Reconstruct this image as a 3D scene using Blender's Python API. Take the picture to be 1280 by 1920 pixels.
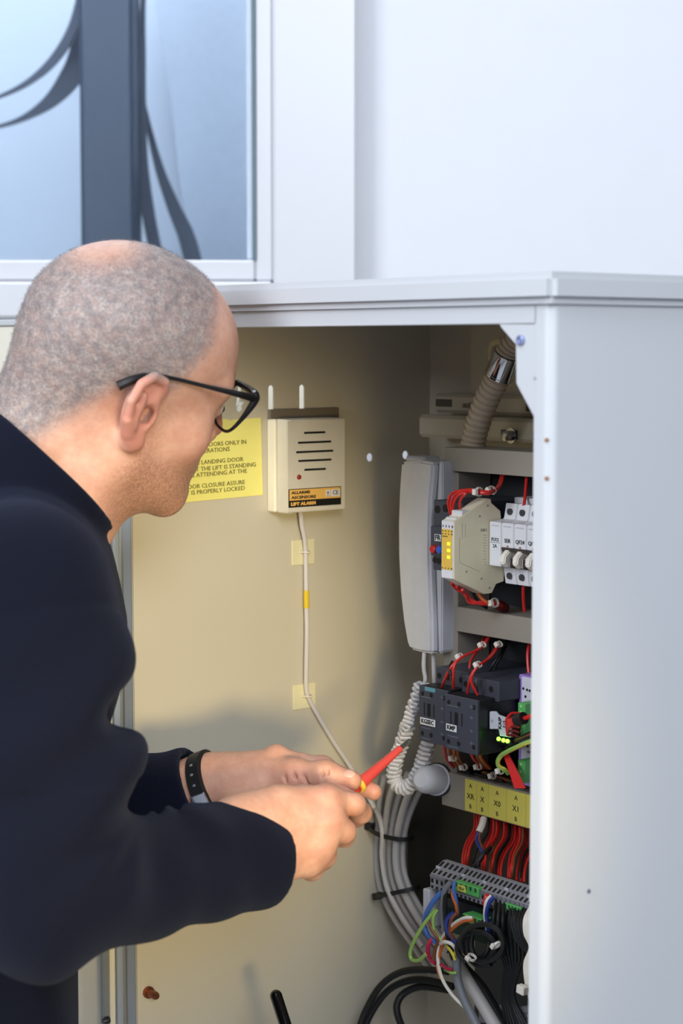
import bpy, bmesh, math, random
import numpy as np
from mathutils import Vector, Matrix
random.seed(7)
for o in list(bpy.data.objects): bpy.data.objects.remove(o)
SC = bpy.context.scene
COL = SC.collection
# ------------------------------------------------------------------ camera, world, lamps, exposure
FPX, PITCH, EYE = 3518.0, math.radians(5.04), 1.55
cam = bpy.data.cameras.new('camera'); cam_o = bpy.data.objects.new('camera', cam); COL.objects.link(cam_o)
cam.sensor_fit = 'HORIZONTAL'; cam.sensor_width = 24.0; cam.lens = 24.0 * FPX / 1280
cam_o.location = (0, 0, EYE); cam_o.rotation_euler = (math.pi / 2 - PITCH, 0, 0)
cam.clip_start = 0.05
cam.dof.use_dof = True; cam.dof.focus_distance = 1.93; cam.dof.aperture_fstop = 5.6
SC.camera = cam_o
w = bpy.data.worlds.new('world'); SC.world = w; w.use_nodes = True
w.node_tree.nodes['Background'].inputs[0].default_value = (0.80, 0.87, 1.0, 1)
w.node_tree.nodes['Background'].inputs[1].default_value = 0.30
def lamp(name, kind, loc, target, energy, color, **kw):
    d = bpy.data.lights.new(name, kind); o = bpy.data.objects.new(name, d); COL.objects.link(o)
    d.energy = energy; d.color = color
    for k, v in kw.items(): setattr(d, k, v)
    o.location = loc; o.rotation_euler = (Vector(target) - Vector(loc)).to_track_quat('-Z', 'Y').to_euler()
    return o
lamp('ceiling_panel', 'AREA', (-0.5, 0.3, 3.3), (0.1, 2.1, 0.9), 26, (0.84, 0.91, 1.0), size=1.8)
lamp('window_daylight', 'AREA', (1.9, -1.2, 2.3), (0.3, 2.0, 1.3), 16, (0.84, 0.91, 1.0), size=1.6)
lamp('left_fill', 'AREA', (-2.3, -0.5, 2.55), (0.1, 2.0, 1.2), 76, (0.88, 0.93, 1.0), size=1.3)  # unseen fill added from front left to brighten the cabinet interior
lamp('front_fill', 'AREA', (0.62, -1.9, 2.85), (0.1, 2.0, 1.2), 82, (0.88, 0.94, 1.0), size=1.2)  # unseen frontal fill added behind the camera to lift the cabinet interior
lamp('shaft_fill', 'AREA', (-0.42, 3.0, 2.95), (-0.42, 3.75, 1.2), 27, (0.93, 0.96, 1.0), size=1.0)  # unseen fill added to brighten what lies behind the window glass
lamp('work_lamp', 'SPOT', (0.34, 0.10, 1.20), (-0.275, 2.05, 1.17), 96, (1.0, 0.78, 0.34), spot_size=math.radians(24), spot_blend=0.5, shadow_soft_size=0.13)
SC.view_settings.view_transform = 'Standard'; SC.view_settings.look = 'None'
SC.view_settings.gamma = 1; SC.view_settings.use_curve_mapping = False
SC.view_settings.exposure = 0.12
# ------------------------------------------------------------------ measuring helpers
def ray(px, py):
    a, b = (px - 640) / FPX, (960 - py) / FPX
    return Vector((a, math.cos(PITCH) + b * math.sin(PITCH), -math.sin(PITCH) + b * math.cos(PITCH)))
def P(px, py, D):
    d = ray(px, py); return d * (D / d.y) + Vector((0, 0, EYE))
CAB = Matrix.Translation((0.1055, 2.25, 0)) @ Matrix.Rotation(math.radians(-51), 4, 'Z')   # inner corner of the cabinet: x along panel, y to the rear
CABI = CAB.inverted(); CO = CABI @ Vector((0, 0, EYE))
def CW(px, py, y):            # photo point on the cabinet plane y = const, cabinet coordinates
    d = CABI.to_3x3() @ ray(px, py); return CO + d * ((y - CO.y) / d.y)
def CU(px, py, x=0.0):        # photo point on the plane x = const (left side wall is x = 0)
    d = CABI.to_3x3() @ ray(px, py); return CO + d * ((x - CO.x) / d.x)
# ------------------------------------------------------------------ materials
def lin(c): return tuple(((v / 255) / 12.92 if v / 255 <= 0.04045 else ((v / 255 + 0.055) / 1.055) ** 2.4) for v in c) + (1,)
MATS = {}
def mat(name, rgb, rough=0.5, metal=0.0, bump=0.0, scale=60.0, var=0.06, coat=0.0, emit=None, sheen=0.0, spec=0.5):
    if name in MATS: return MATS[name]
    m = bpy.data.materials.new(name); m.use_nodes = True; nt = m.node_tree; b = nt.nodes['Principled BSDF']
    L = nt.links.new
    b.inputs['Roughness'].default_value = rough; b.inputs['Metallic'].default_value = metal
    b.inputs['Specular IOR Level'].default_value = spec
    if coat: b.inputs['Coat Weight'].default_value = coat
    if sheen: b.inputs['Sheen Weight'].default_value = sheen; b.inputs['Sheen Roughness'].default_value = 0.6; b.inputs['Sheen Tint'].default_value = (0.5, 0.6, 1, 1)
    tc = nt.nodes.new('ShaderNodeTexCoord'); nz = nt.nodes.new('ShaderNodeTexNoise')
    nz.inputs['Scale'].default_value = scale; nz.inputs['Detail'].default_value = 4
    L(tc.outputs['Object'], nz.inputs['Vector'])
    c = lin(rgb); mx = nt.nodes.new('ShaderNodeMix'); mx.data_type = 'RGBA'
    mx.inputs[6].default_value = tuple(v * (1 - var) for v in c[:3]) + (1,); mx.inputs[7].default_value = tuple(min(1, v * (1 + var)) for v in c[:3]) + (1,)
    L(nz.outputs['Fac'], mx.inputs[0]); L(mx.outputs[2], b.inputs['Base Color'])
    if bump:
        bp = nt.nodes.new('ShaderNodeBump'); bp.inputs['Strength'].default_value = bump; bp.inputs['Distance'].default_value = 0.002
        L(nz.outputs['Fac'], bp.inputs['Height']); L(bp.outputs[0], b.inputs['Normal'])
    if emit: b.inputs['Emission Color'].default_value = lin(emit[0]); b.inputs['Emission Strength'].default_value = emit[1]
    MATS[name] = m; return m
PAINT_IN = mat('interior_paint', (196, 188, 170), 0.42, bump=0.05, scale=400, var=0.03)
PAINT_OUT = mat('exterior_paint', (188, 190, 194), 0.38, bump=0.03, scale=400, var=0.02)
FRAME_P = mat('shaded_paint', (150, 143, 133), 0.5, var=0.03)  # cabinet paint made darker: the rack's shade is put into the colour
WALLW = mat('white_wall', (214, 216, 222), 0.85, bump=0.05, scale=20, var=0.02)
CREAM_W = mat('cream_wall', (214, 208, 190), 0.8, var=0.03)
UPVC = mat('white_frame', (200, 201, 207), 0.35, var=0.01)
RED = mat('red_insulation', (206, 40, 36), 0.38, var=0.08)
BLACK = mat('black_plastic', (22, 23, 26), 0.4)
BLACKR = mat('black_rubber', (16, 17, 19), 0.55)
DGREY = mat('contactor_grey', (62, 66, 78), 0.5)
GREY = mat('grey_cable_sheath', (186, 181, 178), 0.45)
GREY2 = mat('mid_grey_cable', (120, 122, 128), 0.45)
LGREY = mat('pale_grey_plastic', (196, 198, 206), 0.42)
WHITE = mat('white_plastic', (226, 226, 228), 0.4)
CREAM = mat('cream_plastic', (232, 224, 200), 0.45)
YEL = mat('yellow_label', (228, 216, 100), 0.5)
YELR = mat('relay_yellow', (220, 180, 76), 0.45)
INK = mat('ink', (28, 28, 30), 0.6)
HOLE = mat('dark_recess', (10, 10, 12), 0.7)
GREEN = mat('green_plug', (92, 178, 96), 0.42)
PCB = mat('circuit_board_green', (26, 60, 48), 0.5)
BLUE = mat('blue_insulation', (66, 112, 190), 0.4)
NAVYW = mat('dark_blue_insulation', (36, 56, 140), 0.4)
BROWN = mat('brown_insulation', (128, 74, 46), 0.45)
ORANGE = mat('orange_insulation', (206, 104, 48), 0.45)
LIME = mat('lime_insulation', (150, 190, 96), 0.45)
YELW = mat('yellow_insulation', (222, 206, 70), 0.45)
PINK = mat('crimson_insulation', (176, 30, 70), 0.45)
WHITEW = mat('white_insulation', (232, 226, 214), 0.45)
NYLON = mat('nylon_tie', (226, 218, 206), 0.4)
STEEL = mat('steel', (190, 190, 192), 0.28, metal=1.0)
CHROME = mat('chrome', (215, 215, 215), 0.08, metal=1.0)
COPPER = mat('copper', (150, 92, 66), 0.4, metal=0.8)
PURPLE = mat('lilac_plastic', (158, 128, 206), 0.45)
COND = mat('conduit_beige', (196, 180, 158), 0.5)
TERM = mat('terminal_grey', (142, 142, 150), 0.5)
TAPE = mat('clear_yellowed_tape', (222, 214, 176), 0.35)
LED_G = mat('green_led', (120, 255, 60), 0.3, emit=((120, 255, 50), 6))
LED_Y = mat('relay_led', (230, 230, 60), 0.3, emit=((200, 230, 40), 0.8))
# ------------------------------------------------------------------ mesh builder
class MB:
    def __init__(s): s.v = []; s.f = []
    def add(s, vs, fs):
        n = len(s.v); s.v += [Vector(v) for v in vs]; s.f += [tuple(i + n for i in f) for f in fs]; return s
    def bm(s, b):
        b.verts.index_update(); s.add([v.co.copy() for v in b.verts], [[v.index for v in f.verts] for f in b.faces]); b.free(); return s
    def box(s, a, b, bev=0.0, M=None):
        lo = [min(a[i], b[i]) for i in range(3)]; hi = [max(a[i], b[i]) for i in range(3)]
        B = bmesh.new(); bev = min(bev, 0.45 * min(hi[i] - lo[i] for i in range(3)))
        for x in (0, 1):
            for y in (0, 1):
                for z in (0, 1):
                    c = [hi[0] if x else lo[0], hi[1] if y else lo[1], hi[2] if z else lo[2]]
                    if bev:
                        for k in range(3):
                            q = list(c)
                            for j in range(3):
                                if j != k: q[j] += bev * (-1 if (x, y, z)[j] else 1)
                            B.verts.new(q)
                    else: B.verts.new(c)
        r = bmesh.ops.convex_hull(B, input=list(B.verts))
        bmesh.ops.dissolve_limit(B, angle_limit=0.01, verts=B.verts, edges=B.edges)
        if M is not None: bmesh.ops.transform(B, matrix=M, verts=B.verts)
        return s.bm(B)
    def hexa(s, p, bev=0):     # eight corners: bottom ring 0-3, top ring 4-7 (any convex solid)
        B = bmesh.new()
        for q in p: B.verts.new(q)
        bmesh.ops.convex_hull(B, input=list(B.verts)); bmesh.ops.dissolve_limit(B, angle_limit=0.01, verts=B.verts, edges=B.edges)
        if bev: bmesh.ops.bevel(B, geom=list(B.edges), offset=bev, segments=2, affect='EDGES', clamp_overlap=True)
        return s.bm(B)
    def prism(s, pts, ax, d0, d1, bev=0):    # polygon extruded along axis ax from d0 to d1; pts are the other two coordinates in cyclic order
        B = bmesh.new(); i, j = [(1, 2), (2, 0), (0, 1)][ax]
        def mk(p, d):
            q = [0, 0, 0]; q[ax] = d; q[i] = p[0]; q[j] = p[1]; return q
        a = [B.verts.new(mk(p, d0)) for p in pts]; b = [B.verts.new(mk(p, d1)) for p in pts]; n = len(pts)
        B.faces.new(a); B.faces.new(b[::-1])
        for k in range(n): B.faces.new((a[k], b[k], b[(k + 1) % n], a[(k + 1) % n]))
        bmesh.ops.recalc_face_normals(B, faces=B.faces)
        if bev: bmesh.ops.bevel(B, geom=list(B.edges), offset=bev, segments=2, affect='EDGES', clamp_overlap=True)
        return s.bm(B)
    def tube(s, pts, r, seg=8, smooth=6, caps=True, rib=None):
        P3 = [Vector(p) for p in pts]
        if smooth and len(P3) > 2: P3 = spline(P3, smooth)
        n = len(P3); R = r if isinstance(r, (list, tuple)) else [r]
        rad = [R[0]] * n if len(R) == 1 else [float(np.interp(i / (n - 1), np.linspace(0, 1, len(R)), R)) for i in range(n)]
        t0 = (P3[1] - P3[0]).normalized(); nrm = t0.orthogonal().normalized(); base = len(s.v); vs = []
        for i in range(n):
            t = (P3[min(i + 1, n - 1)] - P3[max(i - 1, 0)]).normalized()
            nrm = (nrm - t * nrm.dot(t)).normalized(); bn = t.cross(nrm)
            for k in range(seg):
                a = 2 * math.pi * k / seg; vs.append(P3[i] + (nrm * math.cos(a) + bn * math.sin(a)) * rad[i])
        fs = [(i * seg + k, i * seg + (k + 1) % seg, (i + 1) * seg + (k + 1) % seg, (i + 1) * seg + k) for i in range(n - 1) for k in range(seg)]
        if caps: fs += [tuple(range(seg))[::-1], tuple((n - 1) * seg + k for k in range(seg))]
        return s.add(vs, fs)
    def lathe(s, p0, p1, prof, seg=16):      # profile (t along axis in metres from p0, radius)
        p0, p1 = Vector(p0), Vector(p1); t = (p1 - p0).normalized(); nrm = t.orthogonal().normalized(); bn = t.cross(nrm); vs = []
        for (d, r) in prof:
            for k in range(seg):
                a = 2 * math.pi * k / seg; vs.append(p0 + t * d + (nrm * math.cos(a) + bn * math.sin(a)) * r)
        n = len(prof)
        fs = [(i * seg + k, i * seg + (k + 1) % seg, (i + 1) * seg + (k + 1) % seg, (i + 1) * seg + k) for i in range(n - 1) for k in range(seg)]
        fs += [tuple(range(seg))[::-1], tuple((n - 1) * seg + k for k in range(seg))]
        return s.add(vs, fs)
    def cyl(s, p0, p1, r, seg=14): return s.lathe(p0, p1, [(0, r), ((Vector(p1) - Vector(p0)).length, r)], seg)
    def ball(s, c, r, M=None, u=12, v=8):
        B = bmesh.new(); bmesh.ops.create_uvsphere(B, u_segments=u, v_segments=v, radius=1)
        r = r if isinstance(r, (tuple, list)) else (r, r, r)
        for q in B.verts:
            k = Vector((q.co.x * r[0], q.co.y * r[1], q.co.z * r[2])); q.co = (M @ k if M is not None else k) + Vector(c)
        return s.bm(B)
def spline(P3, k):
    out = []; n = len(P3)
    for i in range(n - 1):
        a, b, c, d = P3[max(i - 1, 0)], P3[i], P3[i + 1], P3[min(i + 2, n - 1)]
        for j in range(k):
            t = j / k; out.append(0.5 * ((2 * b) + (c - a) * t + (2 * a - 5 * b + 4 * c - d) * t * t + (3 * b - a - 3 * c + d) * t ** 3))
    out.append(P3[-1]); return out
IDENT = Matrix.Identity(4)
def tag(o, label=None, cat=None, group=None, kind=None):
    for k, v in (('label', label), ('category', cat), ('group', group), ('kind', kind)):
        if v: o[k] = v
    return o
def thing(name, label, cat, base, frame=CAB, group=None):
    o = bpy.data.objects.new(name, None); COL.objects.link(o); o.empty_display_size = 0.02
    base = Vector(base); o.matrix_world = frame @ Matrix.Translation(base); BASE[o.name] = base
    return tag(o, label, cat, group)
BASE = {}
def finish(me, m, angle=35):
    me.materials.append(m); me.polygons.foreach_set('use_smooth', [True] * len(me.polygons)); me.set_sharp_from_angle(angle=math.radians(angle)); me.update()
def part(name, mb, m, parent, label=None, kind=None, angle=35):
    me = bpy.data.meshes.new(name); b = BASE[parent.name]
    me.from_pydata([v - b for v in mb.v], [], mb.f); finish(me, m, angle)
    o = bpy.data.objects.new(name, me); COL.objects.link(o); o.parent = parent; BASE[o.name] = b
    return tag(o, label, kind=kind)
def solo(name, mb, m, label=None, cat=None, group=None, kind=None, frame=CAB, angle=35):
    me = bpy.data.meshes.new(name); b = Vector((sum(v.x for v in mb.v), sum(v.y for v in mb.v), 0)) / len(mb.v); b.z = min(v.z for v in mb.v)
    me.from_pydata([v - b for v in mb.v], [], mb.f); finish(me, m, angle)
    o = bpy.data.objects.new(name, me); COL.objects.link(o); o.matrix_world = frame @ Matrix.Translation(b); BASE[o.name] = b
    return tag(o, label, cat, group, kind)
def text(parent, s, at, xd, up, size, m=None, name='lettering', align='CENTER', bold=0.0, stretch=1.0, depth=0.0002):
    cu = bpy.data.curves.new('t', 'FONT'); cu.body = s; cu.size = size / 0.72; cu.align_x = align; cu.align_y = 'CENTER'; cu.resolution_u = 2
    cu.extrude = depth; cu.offset = bold * size
    ob = bpy.data.objects.new('t', cu); COL.objects.link(ob)
    bpy.context.view_layer.update()
    me = bpy.data.meshes.new_from_object(ob.evaluated_get(bpy.context.evaluated_depsgraph_get())); bpy.data.objects.remove(ob)
    xd, up = Vector(xd).normalized(), Vector(up).normalized(); n = xd.cross(up); R = Matrix((xd * stretch, up, n)).transposed().to_4x4()
    me.transform(Matrix.Translation(Vector(at) - BASE[parent.name]) @ R); me.materials.clear(); me.materials.append(m or INK); me.name = name
    o = bpy.data.objects.new(name, me); COL.objects.link(o); o.parent = parent; BASE[o.name] = BASE[parent.name]; return o
XF, UPF = (1, 0, 0), (0, 0, 1)          # text on panel fronts (facing -y)
XS = (0, 1, 0)                          # text on faces looking +x
# ------------------------------------------------------------------ the setting
def room():
    fl = solo('floor', MB().box((-3, -2.5, -0.05), (3, 3.9, 0)), mat('floor_concrete', (150, 152, 156), 0.6, bump=0.1, scale=30), kind='structure', frame=IDENT)
    D = 2.75; xr = P(668, 300, D).x; zs = P(300, 600, D).z
    m = MB().box((xr, D, 0), (3, D + 0.12, 3.7)); solo('wall_back', m, WALLW, kind='structure', frame=IDENT)
    solo('wall_below_window', MB().box((-3, D, 0), (xr, D + 0.12, zs)), CREAM_W, kind='structure', frame=IDENT)
    solo('wall_shaft', MB().box((-3.2, 3.75, 0), (1.2, 3.85, 3.7)), mat('shaft_wall', (186, 199, 215), 0.6, var=0.04, scale=3), kind='structure', frame=IDENT)
    win = tag(thing('window_1', None, None, (xr, D, zs), IDENT), kind='structure')
    X = lambda px: P(px, 300, D - 0.05).x
    Z = lambda py: P(300, py, D - 0.05).z
    part('window_jamb', MB().box((X(511), D - 0.05, zs), (X(669), D + 0.1, 3.7), 0.004), UPVC, win)
    part('sash_stile', MB().box((X(478), D - 0.044, Z(527)), (X(511), D + 0.06, 3.7), 0.003), UPVC, win)
    part('sash_rail', MB().box((-3, D - 0.044, Z(526)), (X(477), D + 0.06, Z(487)), 0.003), UPVC, win)
    part('window_sill', MB().box((-3, D - 0.06, Z(597)), (X(511), D + 0.06, Z(528)), 0.004), UPVC, win)
    part('gasket', MB().box((X(474.5), D - 0.047, Z(487)), (X(478), D + 0.0, 3.7)), mat('gasket_teal', (90, 112, 122), 0.6), win)
    part('gasket', MB().box((X(460), D - 0.02, Z(486)), (X(474), D + 0.02, 3.7), 0.003), mat('glazing_bead', (190, 202, 216), 0.4), win)
    gl = bpy.data.materials.new('window_glass'); gl.use_nodes = True; b = gl.node_tree.nodes['Principled BSDF']
    b.inputs['Transmission Weight'].default_value = 1; b.inputs['Roughness'].default_value = 0.0; b.inputs['IOR'].default_value = 1.3; b.inputs['Base Color'].default_value = (0.90, 0.95, 1, 1)
    part('pane', MB().box((-3, D - 0.004, Z(488)), (X(476), D, 3.7)), gl, win)
    # the lift shaft behind the glass
    dk = mat('dark_steel', (60, 72, 90), 0.45, metal=0.0, var=0.04)
    c = MB().box((P(149, 200, 3.2).x, 3.2, 0), (P(250, 200, 3.2).x, 3.32, 3.7), 0.006)
    solo('steel_column', c, dk, 'dark blue grey steel column standing upright behind the window glass', 'column', frame=IDENT)
    def ribbon(name, pts, D, label, m, t=0.01):
        ps = [Vector((x, y, w)) for x, y, w in pts]; ps = spline(ps, 8); vs = []; n = len(ps); MBx = MB()
        for i, p in enumerate(ps):
            d = (ps[min(i + 1, n - 1)] - ps[max(i - 1, 0)]); d.z = 0; d.normalize(); nx, ny = -d.y, d.x
            for s_, e in ((-1, 0), (1, 0), (1, t), (-1, t)):
                vs.append(P(p.x + nx * s_ * p.z / 2, p.y + ny * s_ * p.z / 2, D) + Vector((0, e, 0)))
        fs = [(i * 4 + k, i * 4 + (k + 1) % 4, i * 4 + 4 + (k + 1) % 4, i * 4 + 4 + k) for i in range(n - 1) for k in range(4)]
        fs += [(3, 2, 1, 0), tuple((n - 1) * 4 + k for k in range(4))]
        MBx.add(vs, fs); return solo(name, MBx, m, label, 'cable', 'flat travelling cables behind the window', frame=IDENT, angle=50)
    fc = mat('flat_cable_grey', (62, 72, 90), 0.5)
    ribbon('flat_cable', [(165, -90, 10), (150, 0, 16), (133, 60, 19), (100, 112, 17), (55, 152, 11), (0, 180, 6), (-60, 196, 5), (-300, 215, 5)], 3.36, 'upper of two dark flat cables curving left from the column', fc)
    ribbon('flat_cable', [(168, 20, 40), (150, 108, 46), (128, 150, 40), (95, 188, 26), (50, 218, 12), (0, 236, 6), (-60, 246, 5), (-300, 260, 5)], 3.40, 'lower of two dark flat cables curving left from the column', fc)
    ribbon('flat_cable', [(270, -60, 10), (267, 20, 10), (264, 100, 17), (262, 200, 22), (265, 300, 23), (276, 390, 24), (290, 465, 24), (310, 560, 24)], 3.30, 'dark flat cable hanging close along the right side of the column', fc)
    ribbon('flat_cable', [(268, 190, 8), (280, 245, 11), (300, 320, 17), (326, 390, 25), (348, 440, 31), (363, 495, 33), (380, 580, 34)], 3.36, 'dark flat cable bowing out to the right, wider towards the sill', fc)
    sheet = MB(); pts = spline([Vector((x, y, 0)) for x, y in ((275, -60), (300, 60), (322, 200), (338, 340), (362, 470), (395, 600))], 6); vs = []
    for p in pts: vs += [P(p.x, p.y, 3.62), P(700, p.y, 3.50), P(700, p.y, 3.52), P(p.x, p.y, 3.64)]
    n = len(pts); sheet.add(vs, [(i * 4 + k, i * 4 + (k + 1) % 4, i * 4 + 4 + (k + 1) % 4, i * 4 + 4 + k) for i in range(n - 1) for k in range(4)] + [(3, 2, 1, 0), tuple((n - 1) * 4 + k for k in range(4))])
    solo('shaft_sheet', sheet, mat('shaft_sheet_blue', (180, 195, 214), 0.5), 'pale blue grey sheet with a curved left edge behind the window', 'panel', frame=IDENT)
room()
# ------------------------------------------------------------------ the open cabinet
ZT = EYE + 0.034                       # underside of the lid
cab = thing('control_cabinet', 'white steel lift control cabinet with its front open onto the wiring', 'cabinet', (0.31, -0.2, 0))
def cabinet():
    wall = MB().box((-0.002, -0.4225, 0.1), (0, 0, ZT)); w = part('side_wall', wall, PAINT_IN, cab, 'beige inner side wall pierced by slots and holes')
    cut = MB()
    def hole(px, py0, py1, r):
        a, b = CU(px, py0), CU(px, py1); n = 12; pts = []
        if a.z - b.z < 2.2 * r: zc = (a.z + b.z) / 2; a.z = zc + 1.1 * r; b.z = zc - 1.1 * r
        for k in range(n + 1): t = math.pi * k / n; pts.append((a.y + r * math.cos(t), a.z - r + r * math.sin(t)))
        for k in range(n + 1): t = math.pi + math.pi * k / n; pts.append((b.y + r * math.cos(t), b.z + r + r * math.sin(t)))
        cut.prism(pts, 0, -0.02, 0.02)
    hole(508, 722, 773, 0.0038); hole(566, 721, 771, 0.0038); hole(450, 722, 772, 0.0038); hole(693, 851, 864, 0.0045); hole(760, 846, 860, 0.0045)
    me = bpy.data.meshes.new('cut'); me.from_pydata([v - BASE[w.name] for v in cut.v], [], cut.f); co = bpy.data.objects.new('cut', me); COL.objects.link(co); co.parent = cab
    md = w.modifiers.new('b', 'BOOLEAN'); md.object = co; md.solver = 'EXACT'; md.operation = 'DIFFERENCE'
    bpy.context.view_layer.update()
    nm = bpy.data.meshes.new_from_object(w.evaluated_get(bpy.context.evaluated_depsgraph_get())); w.modifiers.clear(); w.data = nm; nm.name = 'side_wall'
    nm.polygons.foreach_set('use_smooth', [False] * len(nm.polygons))
    bpy.data.objects.remove(co)
    part('back_panel', MB().box((0, 0, 0.1), (0.62, 0.002, ZT)), PAINT_IN, cab)
    part('cabinet_floor', MB().box((-0.002, -0.4225, 0.08), (0.62, 0.002, 0.1)), PAINT_OUT, cab)
    part('plinth', MB().box((0.01, -0.40, 0), (0.61, -0.01, 0.08), 0.003), mat('plinth_grey', (88, 90, 94), 0.5), cab)
    arc = [(0.62 - 0.009 + 0.009 * math.sin(t), -0.4225 + 0.009 - 0.009 * math.cos(t)) for t in np.linspace(0, math.pi / 2, 7)]
    prof = [(0.601, -0.400), (0.601, -0.4225)] + arc + [(0.62, 0.002), (0.6185, 0.002), (0.6185, -0.412), (0.6105, -0.4205), (0.6025, -0.4205), (0.6025, -0.400)]
    part('outer_panel', MB().prism(prof, 2, 0.08, ZT), PAINT_OUT, cab, 'plain white right hand outer panel with a rounded corner post')
    part('head_rail', MB().box((0, -0.4225, EYE + 0.0185), (0.603, -0.4205, ZT), 0.0005).box((0, -0.4205, EYE + 0.0185), (0.603, -0.404, EYE + 0.020)), PAINT_OUT, cab)
    g = [CW(*q, -0.4222) for q in ((937, 608), (939, 613), (967, 646), (968, 719), (1002, 783), (1006, 783), (1006, 608))]
    part('corner_gusset', MB().prism([(v.z, v.x) for v in g], 1, -0.4222, -0.4202), PAINT_OUT, cab)
    c = CW(977, 638, -0.4225); s = part('screw', MB().lathe(c, c + Vector((0, -0.003, 0)), [(0, 0.0042), (0.002, 0.0042), (0.003, 0.003), (0.0015, 0.0026)]), mat('zinc_blue', (150, 160, 196), 0.3, metal=0.6), cab)
    c = CW(1003, 709, -0.4226); part('rivet', MB().lathe(c, c + Vector((0, -0.001, 0)), [(0, 0.0016), (0.0006, 0.0012)]), mat('rivet_grey', (150, 154, 164), 0.4), cab)
    for py in (825, 897):
        c = CW(1024, py, -0.4225); part('rivet', MB().lathe(c + Vector((0, 0.001, 0)), c + Vector((0, -0.002, 0)), [(0, 0.0017), (0.0016, 0.0015), (0.002, 0.0008)]), mat('rust', (150, 104, 74), 0.8), cab)
    c = CU(1103, 1671, 0.62); part('screw', MB().lathe(c, c + Vector((0.002, 0, 0)), [(0, 0.002), (0.001, 0.0016)]), mat('dull_screw', (96, 98, 120), 0.5), cab)
    B = bmesh.new(); L = MB().box((-0.010, -0.4325, ZT), (0.630, 0.012, ZT + 0.0255))
    for v in L.v: B.verts.new(v)
    bmesh.ops.convex_hull(B, input=list(B.verts)); bmesh.ops.dissolve_limit(B, angle_limit=0.01, verts=B.verts, edges=B.edges); bmesh.ops.bevel(B, geom=list(B.edges), offset=0.006, segments=4, affect='EDGES')
    part('lid', MB().bm(B), PAINT_OUT, cab)
    # left front post with folded flanges
    z0, z1 = 0.08, ZT
    part('corner_post', MB().box((-0.018, -0.4225, z0), (0, -0.4205, z1), 0.0006).box((-0.018, -0.4205, z0), (-0.016, -0.385, z1)), mat('post_cool_lit', (160, 168, 180), 0.4), cab)  # cool light on the post face is put into its grey-blue colour
    part('post_flange', MB().box((-0.032, -0.4175, z0), (-0.018, -0.4155, z1), 0.0006), PAINT_IN, cab)
    part('door_gasket', MB().box((-0.040, -0.4245, z0 + 0.05), (-0.033, -0.4165, z1 - 0.05), 0.002), mat('gasket_grey', (150, 160, 178), 0.5), cab)
    dr = part('cabinet_door', MB().box((-0.66, -0.428, 0.1), (-0.0415, -0.410, EYE + 0.024), 0.003), mat('door_inside', (222, 216, 200), 0.45), cab, 'cream inner face of the cabinet door swung fully open')
    part('door_top_edge', MB().box((-0.66, -0.430, EYE + 0.024), (-0.0415, -0.408, EYE + 0.031), 0.001), PAINT_OUT, dr)
    part('door_stiffener', MB().box((-0.053, -0.436, 0.2), (-0.045, -0.428, 1.45), 0.0015), mat('stiffener_grey', (118, 124, 134), 0.45), dr)
    c = CW(204, 1912, -0.432); part('hinge_screw', MB().lathe(c, c + Vector((0, -0.008, 0)), [(0, 0.004), (0.004, 0.004), (0.008, 0.002)], 10), mat('dark_screw', (60, 60, 66), 0.4, metal=0.7), dr)
    st = CU(277, 1860); part('stud', MB().lathe(st, st + Vector((0.018, 0, 0)), [(0, 0.0068), (0.003, 0.0068), (0.0031, 0.0045), (0.016, 0.0045), (0.018, 0.0035)], 10), COPPER, cab, 'copper coloured threaded stud low on the side wall')
    # rear upright
    a, b = CW(881, 700, -0.018), CW(1000, 700, -0.018)
    part('rear_upright', MB().box((a.x, -0.018, 0.3), (b.x + 0.1, 0.0, ZT), 0.001), PAINT_IN, cab)
cabinet()
def bx(p0, p1, y, depth, bev=0.0006, mb=None):      # block from photo corners of its front face; front at y
    a, b = CW(p0[0], p0[1], y), CW(p1[0], p1[1], y); c = CW(p0[0], p1[1], y)
    return (mb or MB()).box((a.x, y, c.z), (b.x, y + depth, a.z), bev)
def rail(px0, y0, y1, yf, label, slots, bolts):
    a, b = CW(px0, y0, yf), CW(px0, y1, yf)
    r = thing('mounting_rail', label, 'rail', (a.x, yf, b.z), group='slotted rails across the back')
    part('channel', MB().box((a.x, yf, b.z), (0.616, yf + 0.025, a.z), 0.004), PAINT_IN, r)
    for (p0, p1) in slots:
        q0, q1 = CW(*p0, yf), CW(*p1, yf); part('slot', MB().box((q0.x, yf - 0.0004, q1.z), (q1.x, yf + 0.002, q0.z)), mat('slot_shadow', (92, 86, 76), 0.8), r)
    for (p, rad) in bolts:
        c = CW(*p, yf); part('bolt', MB().lathe(c, c + Vector((0, -0.012, 0)), [(0, rad * 1.5), (0.002, rad * 1.5), (0.0021, rad), (0.011, rad), (0.012, rad * 0.7)], 12), STEEL, r)
rail(812, 737, 774, -0.03, 'upper slotted beige rail across the rear of the cabinet', [((817, 748), (847, 763)), ((986, 756), (1004, 772))], [((880, 760), 0.0025)])
rail(782, 777, 819, -0.05, 'lower beige rail with rounded end and large bolt in a slot', [((939, 805), (970, 824)), ((999, 808), (1020, 826))], [((959, 817), 0.0058)])
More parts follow.
